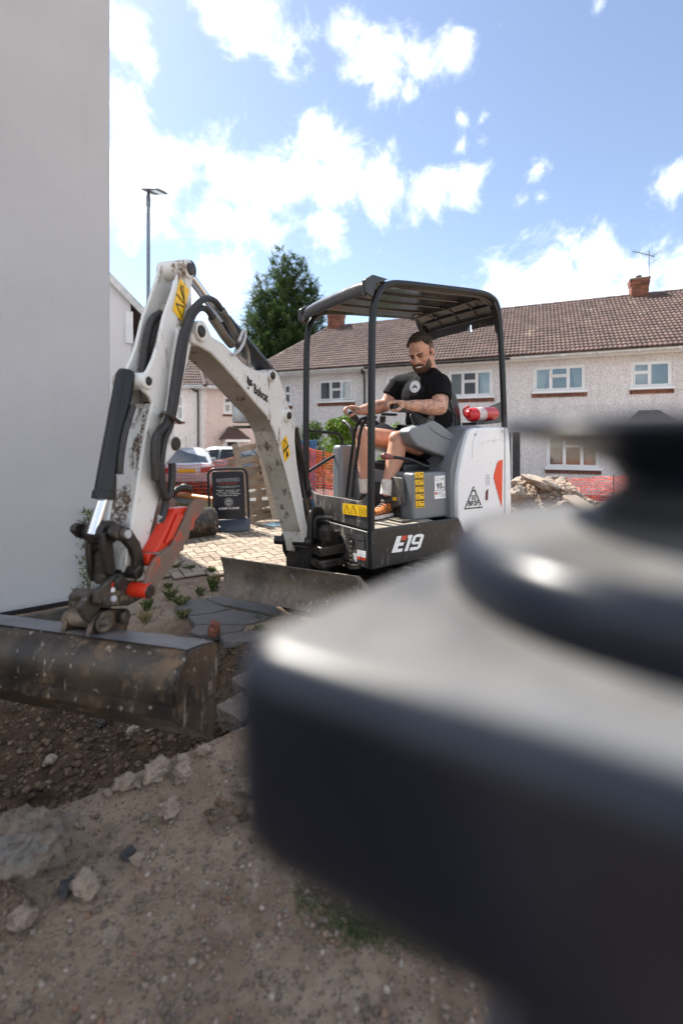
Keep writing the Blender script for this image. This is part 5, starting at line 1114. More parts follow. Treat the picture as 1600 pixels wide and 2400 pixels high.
# ================================================================== the driver
def skinmat(name, a, b, tattoo=False):
    t = NT(name); c = t.mix(t.ramp(t.noise(22, 5), .3, .7), a, b); c = t.mix(t.ramp(t.noise(140, 3), .55, .7, 0, .35), c, tuple(x*.7 for x in a))
    if tattoo:
        g = t.n('ShaderNodeNewGeometry').outputs['Position']; sp = t.n('ShaderNodeSeparateXYZ'); t.link(g, sp.inputs[0])
        m = t.math('MULTIPLY', t.ramp(sp.outputs[2], 1.50, 1.54), t.ramp(sp.outputs[2], 1.80, 1.76))
        ink = t.math('MAXIMUM', t.ramp(t.noise(16, 6, .7, g, dist=1.2), .50, .58), t.ramp(t.vor(26, vec=g, feature='DISTANCE_TO_EDGE'), .05, .02))
        c = t.mix(t.math('MULTIPLY', t.math('MULTIPLY', m, ink), .62), c, (.075, .075, .08))
    t.b.inputs['Subsurface Weight'].default_value = .06; t.b.inputs['Subsurface Radius'].default_value = (.02, .008, .004)
    t.bump(t.noise(180, 3), .12, .002); return t.fin(c, .5)
skinm = skinmat('skin', (.52, .255, .17), (.62, .34, .24), True)
facem = skinm
cloth = plain('black cotton', (.008, .008, .009), .9, var=.3, scale=12, bump=.35, bscale=40, spec=.12)
hairm = plain('dark hair', (.040, .025, .016), .55, var=.5, scale=60); beardm = plain('beard', (.085, .042, .024), .6, var=.5, scale=60)
sockm = plain('white sock', (.66, .62, .58), .9, var=.12, scale=30, bump=.5, bscale=120)
def sph(mb, c, r, n=12): mb.ell(c, V((r, 0, 0)), V((0, r, 0)), V((0, 0, r)), n, max(6, n//2+1))
def limb(mb, pts, rs, n=14):
    q = cr(pts, 5); m_ = len(pts)-1; rr = []
    for i in range(len(q)):
        u = i/5; k = min(int(u), m_-1); w_ = u-k; w_ = w_*w_*(3-2*w_); rr.append(rs[k]*(1-w_)+rs[k+1]*w_)
    mb.tube(q, rr, n); sph(mb, q[0], rr[0]*.98); sph(mb, q[-1], rr[-1]*.98)
def remesh(o, vox, it=6):
    m_ = o.modifiers.new('r', 'REMESH'); m_.mode = 'VOXEL'; m_.voxel_size = vox; m_.use_smooth_shade = True
    s_ = o.modifiers.new('s', 'SMOOTH'); s_.factor = .5; s_.iterations = it
PE = thing('person', 'bearded driver in black T-shirt, shorts and orange trainers gripping the joysticks', 'person', M(-.85, .475, 1.15))
bd = MB()
# legs
nh, nk, na = onr(1030, 1052, .37), onr(932, 1030, .33), onr(906, 1152, .33); fh, fk, fa_ = onr(990, 1046, .58), onr(852, 1020, .61), onr(856, 1146, .61)
def leg(h, k, a):
    limb(bd, [h, h.lerp(k, .5), k-(k-h).normalized()*.03, k], [.115, .098, .076, .070]); c_ = k.lerp(a, .32)+(-MF)*.012
    limb(bd, [k, c_, k.lerp(a, .7), a], [.070, .075, .054, .043])
    sph(bd, k+MF*.022+UP*.01, .058)
leg(nh, nk, na); leg(fh, fk, fa_)
# torso core
pel = onr(1020, 1036, .475); chest = onr(993, 932, .475); bel = onr(1004, 986, .475); nb_ = onr(1003, 877, .475)
bd.ell(pel, MR*.175, MF*.15, UP*.12); bd.ell(bel, MR*.18, MF*.15, UP*.19); bd.ell(chest, MR*.21, MF*.14, UP*.18)
# arms
ns, ne_, nw = onr(1030, 900, .23), onr(1031, 956, .15), onr(955, 950, .17); fs2, fe_, fw = onr(937, 901, .72), onr(903, 950, .79), onr(842, 963, .77)
def arm(s_, e, w_):
    limb(bd, [s_, s_.lerp(e, .5), e], [.08, .072, .060]); limb(bd, [e, e.lerp(w_, .3), e.lerp(w_, .7), w_], [.060, .065, .051, .038])
arm(ns, ne_, nw); arm(fs2, fe_, fw)
# neck and head
hf = V((-.44, -.74, -.50)).normalized(); hr = hf.cross(UP).normalized(); hu = hr.cross(hf).normalized()
roll = -.10; hr, hu = hr*math.cos(roll)+hu*math.sin(roll), hu*math.cos(roll)-hr*math.sin(roll)
HC = P(987, 829, onr(985, 830, .475).y)
def H(x, y, z): return HC+hr*x+hf*y+hu*z
def hell(mb, c, rx, ry, rz, n=16): mb.ell(H(*c), hr*rx, hf*ry, hu*rz, n, 10)
limb(bd, [nb_+UP*-.03, nb_, H(0, -.02, -.08)], [.09, .085, .085])
hell(bd, (0, -.02, .055), .100, .125, .108); hell(bd, (0, .045, -.055), .080, .082, .098); hell(bd, (0, .075, -.10), .048, .05, .05)
for s_ in (-1, 1): hell(bd, (s_*.048, .082, -.022), .036, .04, .036); hell(bd, (s_*.103, -.012, .0), .013, .024, .036); hell(bd, (s_*.07, .01, -.07), .03, .06, .05)
hell(bd, (0, .112, .048), .068, .024, .018); hell(bd, (0, .132, .01), .015, .022, .04); hell(bd, (0, .150, -.018), .021, .024, .020); 
for s_ in (-1, 1): hell(bd, (s_*.018, .135, -.024), .013, .016, .013)
# hands
def hand(w_, kn, tips, rc, spread, thumb):
    """palm from the wrist to the knuckles, four fingers curling over the grip and a thumb from the palm's side"""
    k0 = onr(*kn, rc); bd.ell(w_.lerp(k0, .55), (k0-w_)*.62, MR*.048, UP*.024, 14, 8)
    limb(bd, [w_, w_.lerp(k0, .5)], [.034, .032])
    for i, (du, ln) in enumerate(((-1.5, .92), (-.5, 1.04), (.5, 1.0), (1.5, .84))):
        r_ = rc+du*spread; ps = [onr(*kn, r_)]
        for x, y in tips: q = onr(x, y, r_); ps.append(ps[0]+(q-ps[0])*ln)
        limb(bd, ps, [.0135, .0125, .0118, .010], 10)
    limb(bd, [onr(*thumb[0], rc-.03), onr(*thumb[1], rc-.048), onr(*thumb[2], rc-.03)], [.018, .0145, .0115], 10)
hand(nw, (925, 943), [(911, 944), (906, 951), (910, 960)], .19, .024, [(942, 952), (930, 961), (917, 962)])
hand(fw, (822, 954), [(811, 956), (807, 963), (812, 971)], .77, .024, [(836, 964), (826, 972), (818, 976)])
body = bd.build('body', skinm, PE); remesh(body, .0062, 5)
# T-shirt
sh = MB()
sh.ell(bel, MR*.225, MF*.195, UP*.23); sh.ell(chest, MR*.25, MF*.18, UP*.20); sh.ell(onr(1012, 1022, .475), MR*.215, MF*.185, UP*.13)
sh.ell(chest+MF*.05+UP*.05, MR*.19, MF*.105, UP*.10)
limb(sh, [chest+UP*.12, ns], [.10, .094]); limb(sh, [chest+UP*.12, fs2], [.10, .094]); limb(sh, [chest+UP*.10, nb_+UP*-.01], [.13, .098]); limb(sh, [ns+UP*.01, nb_-UP*.02-MR*.03], [.075, .085]); limb(sh, [fs2+UP*.01, nb_-UP*.02+MR*.03], [.075, .085])
def sleeve(s_, e, k): 
    d = e-s_; sh.tube([s_, s_+d*.3, s_+d*k], [.098, .096, .095], 16)
sleeve(ns, ne_, .62); sleeve(fs2, fe_, .62)
for k in range(7):                                        # folds across the belly and armpit
    a = onr(965+k*3, 1000+k*5, .475)+MF*.02; sh.tube(cr([a-MR*.17, a+MF*.02+UP*.006, a+MR*.17+UP*.01], 4), .014, 8)
for s_ in (-1, 1):
    for k in range(3): a = chest+MF*.145+UP*(.02-k*.05); sh.tube(cr([a+MR*s_*(.19-k*.02)+UP*.05-MF*.05, a+MR*s_*.12+MF*.006, a+MR*s_*.04-UP*.03], 4), .005, 8)
so_ = sh.build('t_shirt', cloth, PE); remesh(so_, .008, 9)
cl = MB(); cl.tube([nb_+UP*.005+(MF*math.cos(a)*.092+MR*math.sin(a)*.095)+UP*(.012*math.cos(a+3.14)) for a in [2*math.pi*k/24 for k in range(24)]], .014, 8, closed=True); cl.build('collar', cloth, PE)
# chest emblem
eo_ = chest+MF*.172-MR*.105+UP*.075; en = (MF*.86-MR*.42+UP*.12).normalized(); exx = UP.cross(en).normalized(); eyy = en.cross(exx)
eo_ = P(973, 907, onr(973, 907, .36).y-.14); R_e = .044
def em(name, pts, m, l): return MB().add([eo_+exx*x*R_e+eyy*y*R_e*1.12+en*l for x, y in pts], [tuple(range(len(pts)))]).build(name, m, so_, normals=False, smooth=False)
EMBLEM = [(0, 0)]
em('chest_badge', ngon(0, 0, 1, 28), inkwhite, .012); em('chest_badge', ngon(0, 0, .74, 28), inkgrey, .0135); em('chest_badge', ngon(0, 0, .66, 28), inkwhite, .015)
for pts in ([(-.5, -.3), (-.2, .3), (0, .05), (-.15, -.3)], [(.5, -.3), (.2, .3), (0, .05), (.15, -.3)], [(-.12, .25), (0, .5), (.12, .25)]): em('chest_badge', pts, cloth, .0165)
for k in range(14):
    a = math.pi*(.1+.8*k/13); 
    for sg in (1, -1): c_, s__ = math.cos(a)*.87, math.sin(a)*.87*sg; em('chest_badge', [(c_-.03, s__-.05), (c_+.03, s__-.05), (c_+.03, s__+.05), (c_-.03, s__+.05)], inkgrey, .0165)
# shorts
st_ = MB(); st_.ell(pel-UP*.02, MR*.205, MF*.175, UP*.12)
for h, k, q in ((nh, nk, .52), (fh, fk, .50)): d = k-h; st_.tube([h, h+d*.25, h+d*q], [.132, .126, .122], 16)
so2_ = st_.build('shorts', cloth, PE); remesh(so2_, .008, 4)
# hair and beard as many curls
rnd = random.Random(5); hb = MB()
for k in range(420):
    th, ph_ = rnd.uniform(0, 2*math.pi), rnd.uniform(0, 1)
    x, y = math.sin(th), math.cos(th); el_ = rnd.uniform(.25, 1.0)
    z = el_; rr_ = math.sqrt(max(0, 1-z*z)); px_, py_, pz_ = x*rr_*.106, y*rr_*.130-.025, .055+z*.118
    if py_ > .035 and pz_ < .138: continue
    if pz_ < .085 and py_ > -.02 : continue
    hell(hb, (px_, py_, pz_), .013*rnd.uniform(.7, 1.3), .013*rnd.uniform(.7, 1.3), .012*rnd.uniform(.8, 1.5), 7)
hell(hb, (0, -.042, .098), .094, .10, .078); hb.build('hair', hairm, PE)
fade = MB(); hell(fade, (0, -.036, .050), .1075, .118, .106); fade.build('cropped_hair', plain('cropped hair', (.11, .065, .045), .7, var=.3, scale=90), PE)
bb = MB()
for k in range(620):
    a = rnd.uniform(-1.35, 1.35); z = rnd.uniform(-.172, -.035); 
    wid = .084-.04*max(0, (-z-.09)/.07); fr_ = .036+.075*math.cos(a)-.03*max(0, (-z-.12)/.04)
    x, y = math.sin(a)*wid, fr_+.012
    if abs(x) < .036 and -.092 < z < -.058: continue                     # mouth
    if z > -.108+.075*min(1, max(0, (abs(a)-.45)/.75)) and not (abs(x) < .042 and z < -.088): continue     # cheeks stay bare
    hell(bb, (x, y, z), .010, .010, .013*rnd.uniform(.7, 1.3), 6)
for k in range(50): x = rnd.uniform(-.042, .042); hell(bb, (x, .135-.35*abs(x)*.6, -.052-.18*abs(x)), .009, .008, .007, 6)
bb.build('beard', beardm, PE)
ey = MB()
for s_ in (-1, 1): hell(ey, (s_*.037, .122, .018), .017, .007, .005, 10)
ey.build('eyes', plain('eye dark', (.012, .008, .006), .3), PE)
eb = MB()
for s_ in (-1, 1): eb.tube(cr([H(s_*.014, .136, .034), H(s_*.035, .134, .040), H(s_*.062, .112, .034)], 4), .0065, 7)
eb.build('eyebrows', hairm, PE)
lp = MB(); hell(lp, (0, .128, -.076), .036, .008, .015); lp.build('lips', plain('lips', (.25, .09, .07), .5), PE)
te = MB(); hell(te, (0, .1345, -.073), .028, .006, .0065); te.build('teeth', inkwhite, PE)
# socks and trainers
shoe_o = plain('orange trainer', (.46, .14, .035), .5, var=.35, scale=22); shoe_k = plain('trainer mesh', (.035, .03, .026), .6); solem = plain('trainer sole', (.66, .60, .54), .6, var=.15)
for a, k, toe in ((na, nk, onr(878, 1203, .30)), (fa_, fk, onr(828, 1172, .60))):
    up_ = (k-a).normalized(); sk = MB(); q = [a-up_*.03+up_*.12*i/9 for i in range(10)]; sk.tube(q, [.047+(.003 if i % 2 else 0)+.0012*i for i in range(10)], 16); sk.build('sock', sockm, PE)
    d = V((toe.x-a.x, toe.y-a.y, 0)).normalized(); sd = d.cross(UP).normalized(); fz = FZ+.012; heel = V((a.x, a.y, fz))-d*.075
    def S(u, v, w_): return heel+d*u+sd*v+UP*w_
    su = MB(); ring = []
    for u, hw, top in ((0, .030, .10), (.03, .044, .125), (.09, .048, .120), (.15, .050, .092), (.21, .054, .072), (.27, .052, .058), (.315, .040, .048), (.335, .020, .038)):
        ring.append([S(u, hw*math.sin(b), .022+(top-.022)*(.5-.5*math.cos(b)) if 0 < b < 6.28 else .022) for b in [2*math.pi*i/14 for i in range(14)]])
    su.loft(ring); shoe = su.build('trainer', shoe_o, PE, angle=60)
    so = MB(); ring = []
    for u, hw, lift in ((-.008, .030, .006), (.02, .047, .0), (.10, .050, 0), (.17, .052, 0), (.25, .056, .0), (.31, .046, .006), (.342, .022, .014)):
        ring.append([S(u, hw, .0+lift), S(u, hw, .028+lift*.5), S(u, -hw, .028+lift*.5), S(u, -hw, lift)])
    so.loft(ring); so.build('sole', solem, shoe, bevel=.006)
    co = MB(); co.tube([S(.06+.045*math.cos(b), .045*math.sin(b), .128+.012*math.cos(b+2.6)) for b in [2*math.pi*i/16 for i in range(16)]], .014, 8, closed=True); co.build('collar', shoe_k, shoe)
    lc_ = MB()
    for i in range(5): lc_.tube(cr([S(.11+i*.026, -.038, .088-i*.009), S(.115+i*.026, 0, .115-i*.013), S(.12+i*.026, .038, .088-i*.009)], 3), .006, 6)
    lc_.build('laces', shoe_k, shoe)
    for i in range(6):
        for sg in (-1, 1): MB().tube(cr([S(.06+i*.04, sg*.0535, .034), S(.07+i*.04, sg*.05, .06-i*.003), S(.085+i*.038, sg*.04, .085-i*.006)], 3), .0035, 5).build('stripe', shoe_k, shoe)
# ================================================================== fire extinguisher on the hood
fx0, fx1 = onr(1094, 973, .22), onr(1158, 969, .22); fxd = (fx1-fx0).normalized()
FXT = thing('fire_extinguisher', 'red fire extinguisher lying on the hood behind the seat', 'extinguisher', fx0)
MB().lathe(fx0, [(.0, 0), (.03, .005), (.055, .03), (.062, .06), (.062, (fx1-fx0).length-.03), (.05, (fx1-fx0).length), (0, (fx1-fx0).length+.005)], 24, fxd).build('cylinder', plain('extinguisher red', (.50, .015, .02), .25, var=.05), FXT)
MB().lathe(fx0+fxd*.10, [(.0628, 0), (.0628, .10)], 24, fxd).build('label_band', plain('label white', (.6, .5, .5), .5, var=.3, scale=40), FXT)
MB().tube(cr([fx0, fx0-fxd*.03, fx0-fxd*.04+UP*.05, fx0+fxd*.02+UP*.075], 4), .012, 8).build('handle', plain('handle red', (.4, .01, .015), .4), FXT)
MB().box(onr(1126, 986, .22)-UP*.02, fxd*.16, MR*.08, UP*.012).build('cradle', black, FXT)
# ================================================================== blurred pedestal close to the lens
t = NT('dusty black plastic with sheen'); c = t.mix(t.ramp(t.noise(9, 6, .65), .35, .7), (.006, .008, .014), (.011, .014, .022))
sz_ = t.n('ShaderNodeSeparateXYZ'); t.link(t.n('ShaderNodeNewGeometry').outputs['Normal'], sz_.inputs[0])      # dusty flat tops, their cool tone painting in the sky's reflection
dust_sheen = t.math('MULTIPLY', t.ramp(sz_.outputs[2], .80, .97), t.ramp(t.noise(11, 6, .65), .25, .6, .45, 1))
c = t.mix(dust_sheen, c, t.mix(t.ramp(t.noise(6, 3), .4, .6), (.105, .110, .120), (.138, .133, .127))); pedm = t.fin(c, t.math('MULTIPLY_ADD', dust_sheen, .12, .30), 0, .22)
PK = .74                                     # a small thing close to the lens
def pz(z): return CAMZ-(CAMZ-z)*PK
ax_ = V((.245, .325, 0))*PK; pa_ = V((.86, -.51, 0)); pb_ = V((.64, .768, 0)); bc_ = (V((-.071, .252, 0))+(pa_+pb_)*.21)*PK
PD = thing('black_pedestal', 'large out of focus black plastic pedestal with stacked tiers in the right foreground', 'pedestal', (ax_.x, ax_.y, 0))
zc_ = gz(ax_.x, ax_.y)-.01
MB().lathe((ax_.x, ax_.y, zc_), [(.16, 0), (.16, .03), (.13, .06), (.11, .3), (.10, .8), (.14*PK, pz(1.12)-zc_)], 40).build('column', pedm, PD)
z0, z1 = 1.109, 1.222
def rr2(h_, r_, z): # rounded square ring
    out = []
    for cx, cy, a0 in ((1, 1, 0), (-1, 1, 90), (-1, -1, 180), (1, -1, 270)):
        for k in range(9): a = rad(a0+90*k/8); out.append(bc_+(pa_*(cx*(h_-r_)+r_*math.cos(a))+pb_*(cy*(h_-r_)+r_*math.sin(a)))*PK+UP*pz(z))
    return out
fl_ = [(.188, z0-.006), (.203, z0), (.210, z0+.012), (.212, z0+.03)]+[(.212-.024*(1-math.cos(a)), z1-.024+.024*math.sin(a)) for a in [rad(90*k/7) for k in range(8)]]
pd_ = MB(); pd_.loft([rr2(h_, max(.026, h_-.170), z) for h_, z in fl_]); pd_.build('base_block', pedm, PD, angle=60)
def pl_(z, prof): return MB().lathe((ax_.x, ax_.y, pz(z)), [(a*PK, b*PK) for a, b in prof], 56)
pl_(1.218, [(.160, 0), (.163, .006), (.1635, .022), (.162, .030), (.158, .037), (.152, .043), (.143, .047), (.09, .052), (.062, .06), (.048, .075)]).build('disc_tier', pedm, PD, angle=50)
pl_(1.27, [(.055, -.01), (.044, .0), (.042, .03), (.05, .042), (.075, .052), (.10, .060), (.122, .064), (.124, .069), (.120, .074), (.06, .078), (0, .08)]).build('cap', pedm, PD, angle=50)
# ================================================================== pavement sign
SD = 6.7; sgx = V((.995, .10, 0)).normalized()
def sg(x, y, l=0): 
    q = hit(480+x*.0765, 1090+y*.0765, P(535, 1170, SD), V((.10, -.995, 0)).normalized()); return q+V((.10, -.995, 0)).normalized()*l
SG = thing('pavement_sign', 'black swinging pavement sign with phone number standing on block paving', 'sign', (P(535, 1246, SD).x, SD, 0))
SN = V((.10, -.995, 0)).normalized()
MB().tube(cr([sg(175, 1960), sg(150, 1400), sg(115, 600), sg(105, 330), sg(140, 210), sg(230, 140), sg(400, 118), sg(1000, 110), sg(1160, 120), sg(1250, 190), sg(1290, 320), sg(1320, 800), sg(1345, 1400), sg(1355, 1800)], 4), .017, 10).build('frame', tubeblack, SG)
pan = [(215, 270), (240, 220), (290, 200), (1100, 190), (1160, 210), (1190, 260), (1240, 1560), (1230, 1620), (1180, 1645), (340, 1670), (280, 1650), (250, 1590)]
panel = MB().prism([sg(x, y) for x, y in pan], -SN*.012).build('panel', plain('sign panel', (.012, .014, .022), .35, var=.1), SG, bevel=.002)
def stx(s, x0, y0, x1, y1, h_, m, bold=0): text(s, sg(x0, y0, .003), sg(x1, y1, .003)-sg(x0, y0, .003), sg(x0, y0-h_, .003)-sg(x0, y0, .003), m, panel, bold=bold)
stx('Resin bound paving has always been a premium', 370, 447, 1042, 415, 30, inkwhite); stx('choice for beautiful, long-lasting surfaces - but', 342, 485, 1072, 455, 30, inkwhite); stx('traditionally, it came with a premium price tag.', 350, 525, 1062, 495, 30, inkwhite)
stx('Not anymore!', 450, 605, 970, 590, 62, inkred, .01)
stx('innovative digital technology', 365, 675, 1068, 650, 28, inkwhite); stx('has redefined the paving industry.', 460, 712, 975, 690, 26, inkwhite)
stx('Blockpaving  -  Groundworks  -  Patios', 365, 805, 1078, 785, 42, inkwhite, .01); stx('Tarmac  -  Plant and Digger Hire', 420, 858, 1020, 835, 42, inkwhite, .01)
stx('Resin  -  Walling  -  Car Charge Points', 358, 912, 1092, 888, 42, inkwhite, .01); stx('Garden and Driveway Lighting', 430, 965, 1025, 940, 42, inkwhite, .01)
stx('07899 413968', 432, 1375, 1058, 1345, 70, inkwhite, .02); 
lines2('lettering', [[(0, 0), (1, 0)]], .02, sg(470, 1410, .003), sg(1040, 1385, .003)-sg(470, 1410, .003), sg(470, 1310, .003)-sg(470, 1410, .003), inkred, panel, V((0, 0, 0)))
lines2('panel_line', [[(0, 0), (1, 0)]], .006, sg(262, 1450, .002), sg(1225, 1420, .002)-sg(262, 1450, .002), sg(262, 1250, .002)-sg(262, 1450, .002), dgrey, panel, V((0, 0, 0)))
bo_ = sg(738, 1136, .003); bxx = sg(873, 1136, .003)-bo_; byy = sg(738, 1001, .003)-bo_
for r_, m_, l in ((1, inkgrey, 0), (.92, darkst, .001), (.64, inkgrey, .002)): flat('badge', ngon(0, 0, r_, 28), bo_, bxx, byy, m_, panel, SN*l)
for pts in ([(-.5, -.3), (-.2, .3), (0, .05), (-.15, -.3)], [(.5, -.3), (.2, .3), (0, .05), (.15, -.3)]): flat('badge', pts, bo_, bxx, byy, darkst, panel, SN*.003)
for k in range(26):
    a = 2*math.pi*k/26
    if abs(math.sin(a)) > .15: flat('badge', [(math.cos(a)*.78-.035, math.sin(a)*.78-.06), (math.cos(a)*.78+.035, math.sin(a)*.78-.06), (math.cos(a)*.78+.035, math.sin(a)*.78+.06), (math.cos(a)*.78-.035, math.sin(a)*.78+.06)], bo_, bxx, byy, inkgrey, panel, SN*.003)
sb_ = MB(); rings = []
bL, bR = sg(200, 2000), sg(1380, 1950); bxv = bR-bL; bxv.z = 0; Lb = bxv.length; bxv.normalize(); bL = V((bL.x, bL.y, .022))
for u, z_, w_ in ((0, .10, .06), (.02, .13, .11), (Lb*.12, .14, .17), (Lb*.5, .145, .20), (Lb*.88, .165, .17), (Lb-.01, .17, .11), (Lb+.005, .13, .06)):
    c0 = bL+bxv*u; rings.append([c0+SN*w_+UP*0, c0+SN*w_*.9+UP*z_*.45, c0+SN*.03+UP*z_, c0-SN*.03+UP*z_, c0-SN*w_*.9+UP*z_*.45, c0-SN*w_])
sb_.loft(rings); sb_.build('base', plain('sign base', (.045, .055, .075), .45, var=.15, scale=6), SG, bevel=.015, seg=3)
MB().box(sg(850, 1720, -.35)+UP*-.02, sgx*.14, SN*.03, UP*.045).build('rear_block', plain('weathered board', (.20, .14, .09), .85), SG)
# ================================================================== vegetation
def leafmat(name, a, b, dry=None):
    t = NT(name); r_ = isl(t); c = t.mix(r_, a, b)
    if dry: c = t.mix(t.ramp(r_, .68, .78), c, dry)
    t.b.inputs['Transmission Weight'].default_value = 0
    m = t.fin(c, .6, 0, .25)
    tr = t.n('ShaderNodeBsdfTranslucent'); t.link(c, tr.inputs[0]); ms = t.n('ShaderNodeMixShader'); ms.inputs[0].default_value = .3
    t.link(t.b.outputs[0], ms.inputs[1]); t.link(tr.outputs[0], ms.inputs[2]); t.link(ms.outputs[0], t.t.nodes['Material Output'].inputs[0]); return m
conl = leafmat('conifer spray', (.034, .070, .026), (.10, .155, .052)); bushl = leafmat('bush leaf', (.030, .065, .012), (.085, .15, .022)); lime = leafmat('bright leaf', (.07, .14, .012), (.16, .26, .03))
grassl = leafmat('weed leaf', (.06, .095, .03), (.15, .19, .07), (.30, .24, .12)); dryl = leafmat('dry stalk', (.30, .24, .13), (.42, .35, .2)); farl = leafmat('far leaf', (.05, .085, .03), (.10, .14, .05))
bark = plain('bark', (.075, .055, .04), .9, var=.3, scale=8, bump=.6, bscale=20)
rv = random.Random(3)
def rdir(): 
    while True:
        q = V((rv.uniform(-1, 1), rv.uniform(-1, 1), rv.uniform(-1, 1)))
        if .1 < q.length < 1: return q.normalized()
def mesh_of(name, vs, fs, m, parent, kind=None):
    off = rootloc(parent) if parent else V((0, 0, 0)); me = bpy.data.meshes.new(name); me.from_pydata([v-off for v in vs], [], fs); me.materials.append(m); o = bpy.data.objects.new(name, me); C.objects.link(o); o.parent = parent
    if kind: o['kind'] = kind
    return o
# conifer behind the terrace
tb = V((P(660, 900, 31).x, 31, -.4)); ttop = P(660, 583, 31).z; TH = ttop+.4
CT = thing('conifer_tree', 'tall dark green conifer rising behind the terrace roof', 'tree', tb)
MB().tube([tb, tb+UP*TH*.5+V((.1, 0, 0)), tb+UP*(TH-.5)], [.28, .17, .03], 10).build('trunk', bark, CT)
vs, fs, bv = [], [], MB()
def spray(p, d, L):
    """one drooping flat spray of short needles"""
    d = d.normalized(); sd = d.cross(UP); sd = sd.normalized() if sd.length > .05 else V((1, 0, 0)); n_ = 5
    for i in range(n_):
        u = i/(n_-1); c_ = p+d*L*u+UP*(-.18*L*u*u); w_ = L*.30*(1-u*.75)
        for sgn in (-1, 1):
            b = len(vs); tip = c_+sd*sgn*w_+d*w_*.8-UP*w_*.25+rdir()*.03; vs.extend([c_, c_+d*L*.16, tip]); fs.append((b, b+1, b+2))
    b = len(vs); vs.extend([p-sd*.02, p+sd*.02, p+d*L-UP*.18*L]); fs.append((b, b+1, b+2))
leaders = [(0, 0, 1.0), (.85, .1, .985), (-.5, .3, .94), (1.5, -.2, .94), (-1.3, 0, .88), (.3, -.5, .93), (-1.9, .2, .80), (2.1, .2, .86)]
for lx0, ly0, lh in leaders:
    for k in range(60):
        u = (k/59)**.8; z = TH*lh-(.15+u*TH*lh*.72)
        if z < 3: continue
        R0 = (.3+u*3.9)*(1 if lx0 == 0 else .85)*rv.uniform(.65, 1.1); base = tb+V((lx0*(1-u*.2), ly0, z))
        for q in range(3 if u < .2 else 4):
            a = rv.uniform(0, 2*math.pi); d = V((math.cos(a), math.sin(a), rv.uniform(.15, .55)-u*.25)); L = R0*rv.uniform(.75, 1.1)
            if q == 0 and u > .1: bv.tube([base, base+d.normalized()*L], [.025, .006], 4)
            for w_ in range(5+int(L*9)):
                f_ = rv.random()**.6; p = base+d.normalized()*L*f_+rdir()*.14
                spray(p, d+rdir()*.8+UP*.25, rv.uniform(.26, .52))
mesh_of('crown', vs, fs, conl, CT, 'stuff'); bv.build('limb', bark, CT)
def crown(name, label, base, blobs, n, leaf, m, stem=True, cat='bush', group=None):
    t_ = thing(name, label, cat, base, group); V_, F_ = [], []
    for k in range(n):
        bx, by, bz, r_ = blobs[k % len(blobs)]; q = rdir()*r_*(rv.random()**.28)*(1+.22*mnoise.noise(V((bx+k*.01, by, bz))))
        p = base+V((bx, by, bz))+V((q.x, q.y, q.z*.95)); nn_ = (q.normalized()+rdir()*.8).normalized(); a = nn_.orthogonal().normalized(); a = (a*math.cos(k)+nn_.cross(a)*math.sin(k)); b_ = nn_.cross(a); s_ = leaf*rv.uniform(.6, 1.3)
        i = len(V_); V_ += [p-a*s_*.1, p+b_*s_*.32+a*s_*.45, p+a*s_, p-b_*s_*.32+a*s_*.45]; F_.append((i, i+1, i+2, i+3))
    mesh_of('crown', V_, F_, m, t_, 'stuff')
    if stem:
        sb2 = MB()
        for bx, by, bz, r_ in blobs[:5]: sb2.tube(cr([base, base+V((bx*.3, by*.3, bz*.5)), base+V((bx, by, bz))], 3), [.05, .04, .035, .03, .02, .015, .01][:7], 6)
        sb2.build('trunk', bark, t_)
    return t_
p = P(727, 1075, 13.5); p.z = -.4; crown('round_bush', 'dark green rounded bush behind the orange netting', p, [(0, 0, 1.8, .45), (-.2, .1, 1.3, .46), (.25, 0, 1.3, .46), (0, .1, .7, .55), (.1, -.1, 2.0, .3), (0, 0, 1.0, .5)], 6500, .055, bushl)
p = P(802, 1085, 12.2); p.z = -.4; crown('leafy_bush', 'bright green leafy bush right of the dark one', p, [(0, 0, 1.95, .38), (-.15, .1, 1.5, .42), (.2, 0, 1.5, .42), (0, .1, .9, .5), (.12, -.1, 2.15, .26), (-.22, 0, 2.05, .24), (0, 0, 1.2, .45)], 6500, .075, lime)
p = P(922, 1000, 13.5); p.z = -.4; crown('low_bush', 'small green bush showing beside the joystick', p, [(0, 0, 1.5, .35), (.1, 0, 1.95, .3), (-.2, 0, 1.0, .4)], 2400, .06, lime)
p = P(812, 760, 30); p.z = -.4; crown('broadleaf_tree', 'loose broadleaf tree behind the left chimney', p, [(.2, 0, 7.6, .9), (-.6, .1, 7.2, 1.1), (.6, 0, 7.0, 1.0), (1.1, 0, 7.9, .45), (-.4, .2, 8.0, .8), (.9, .2, 6.6, 1.0)], 2600, .16, farl, True, 'tree')
for k, (px, py) in enumerate(((1180, 737), (1215, 734), (1262, 732), (1330, 722))):
    p = P(px, py, 34); z = p.z; p.z = -.4; crown('far_tree', ['thin treetop just right of the canopy above the ridge', 'second small treetop above the ridge', 'faint treetop above the middle of the ridge', 'small treetop above the ridge left of the right chimney'][k], p, [(0, 0, z+.2, .26), (.2, 0, z, .34), (-.22, 0, z-.1, .34), (.1, 0, z-.5, .6)], 110, .13, farl, True, 'tree', 'treetops beyond the ridge')
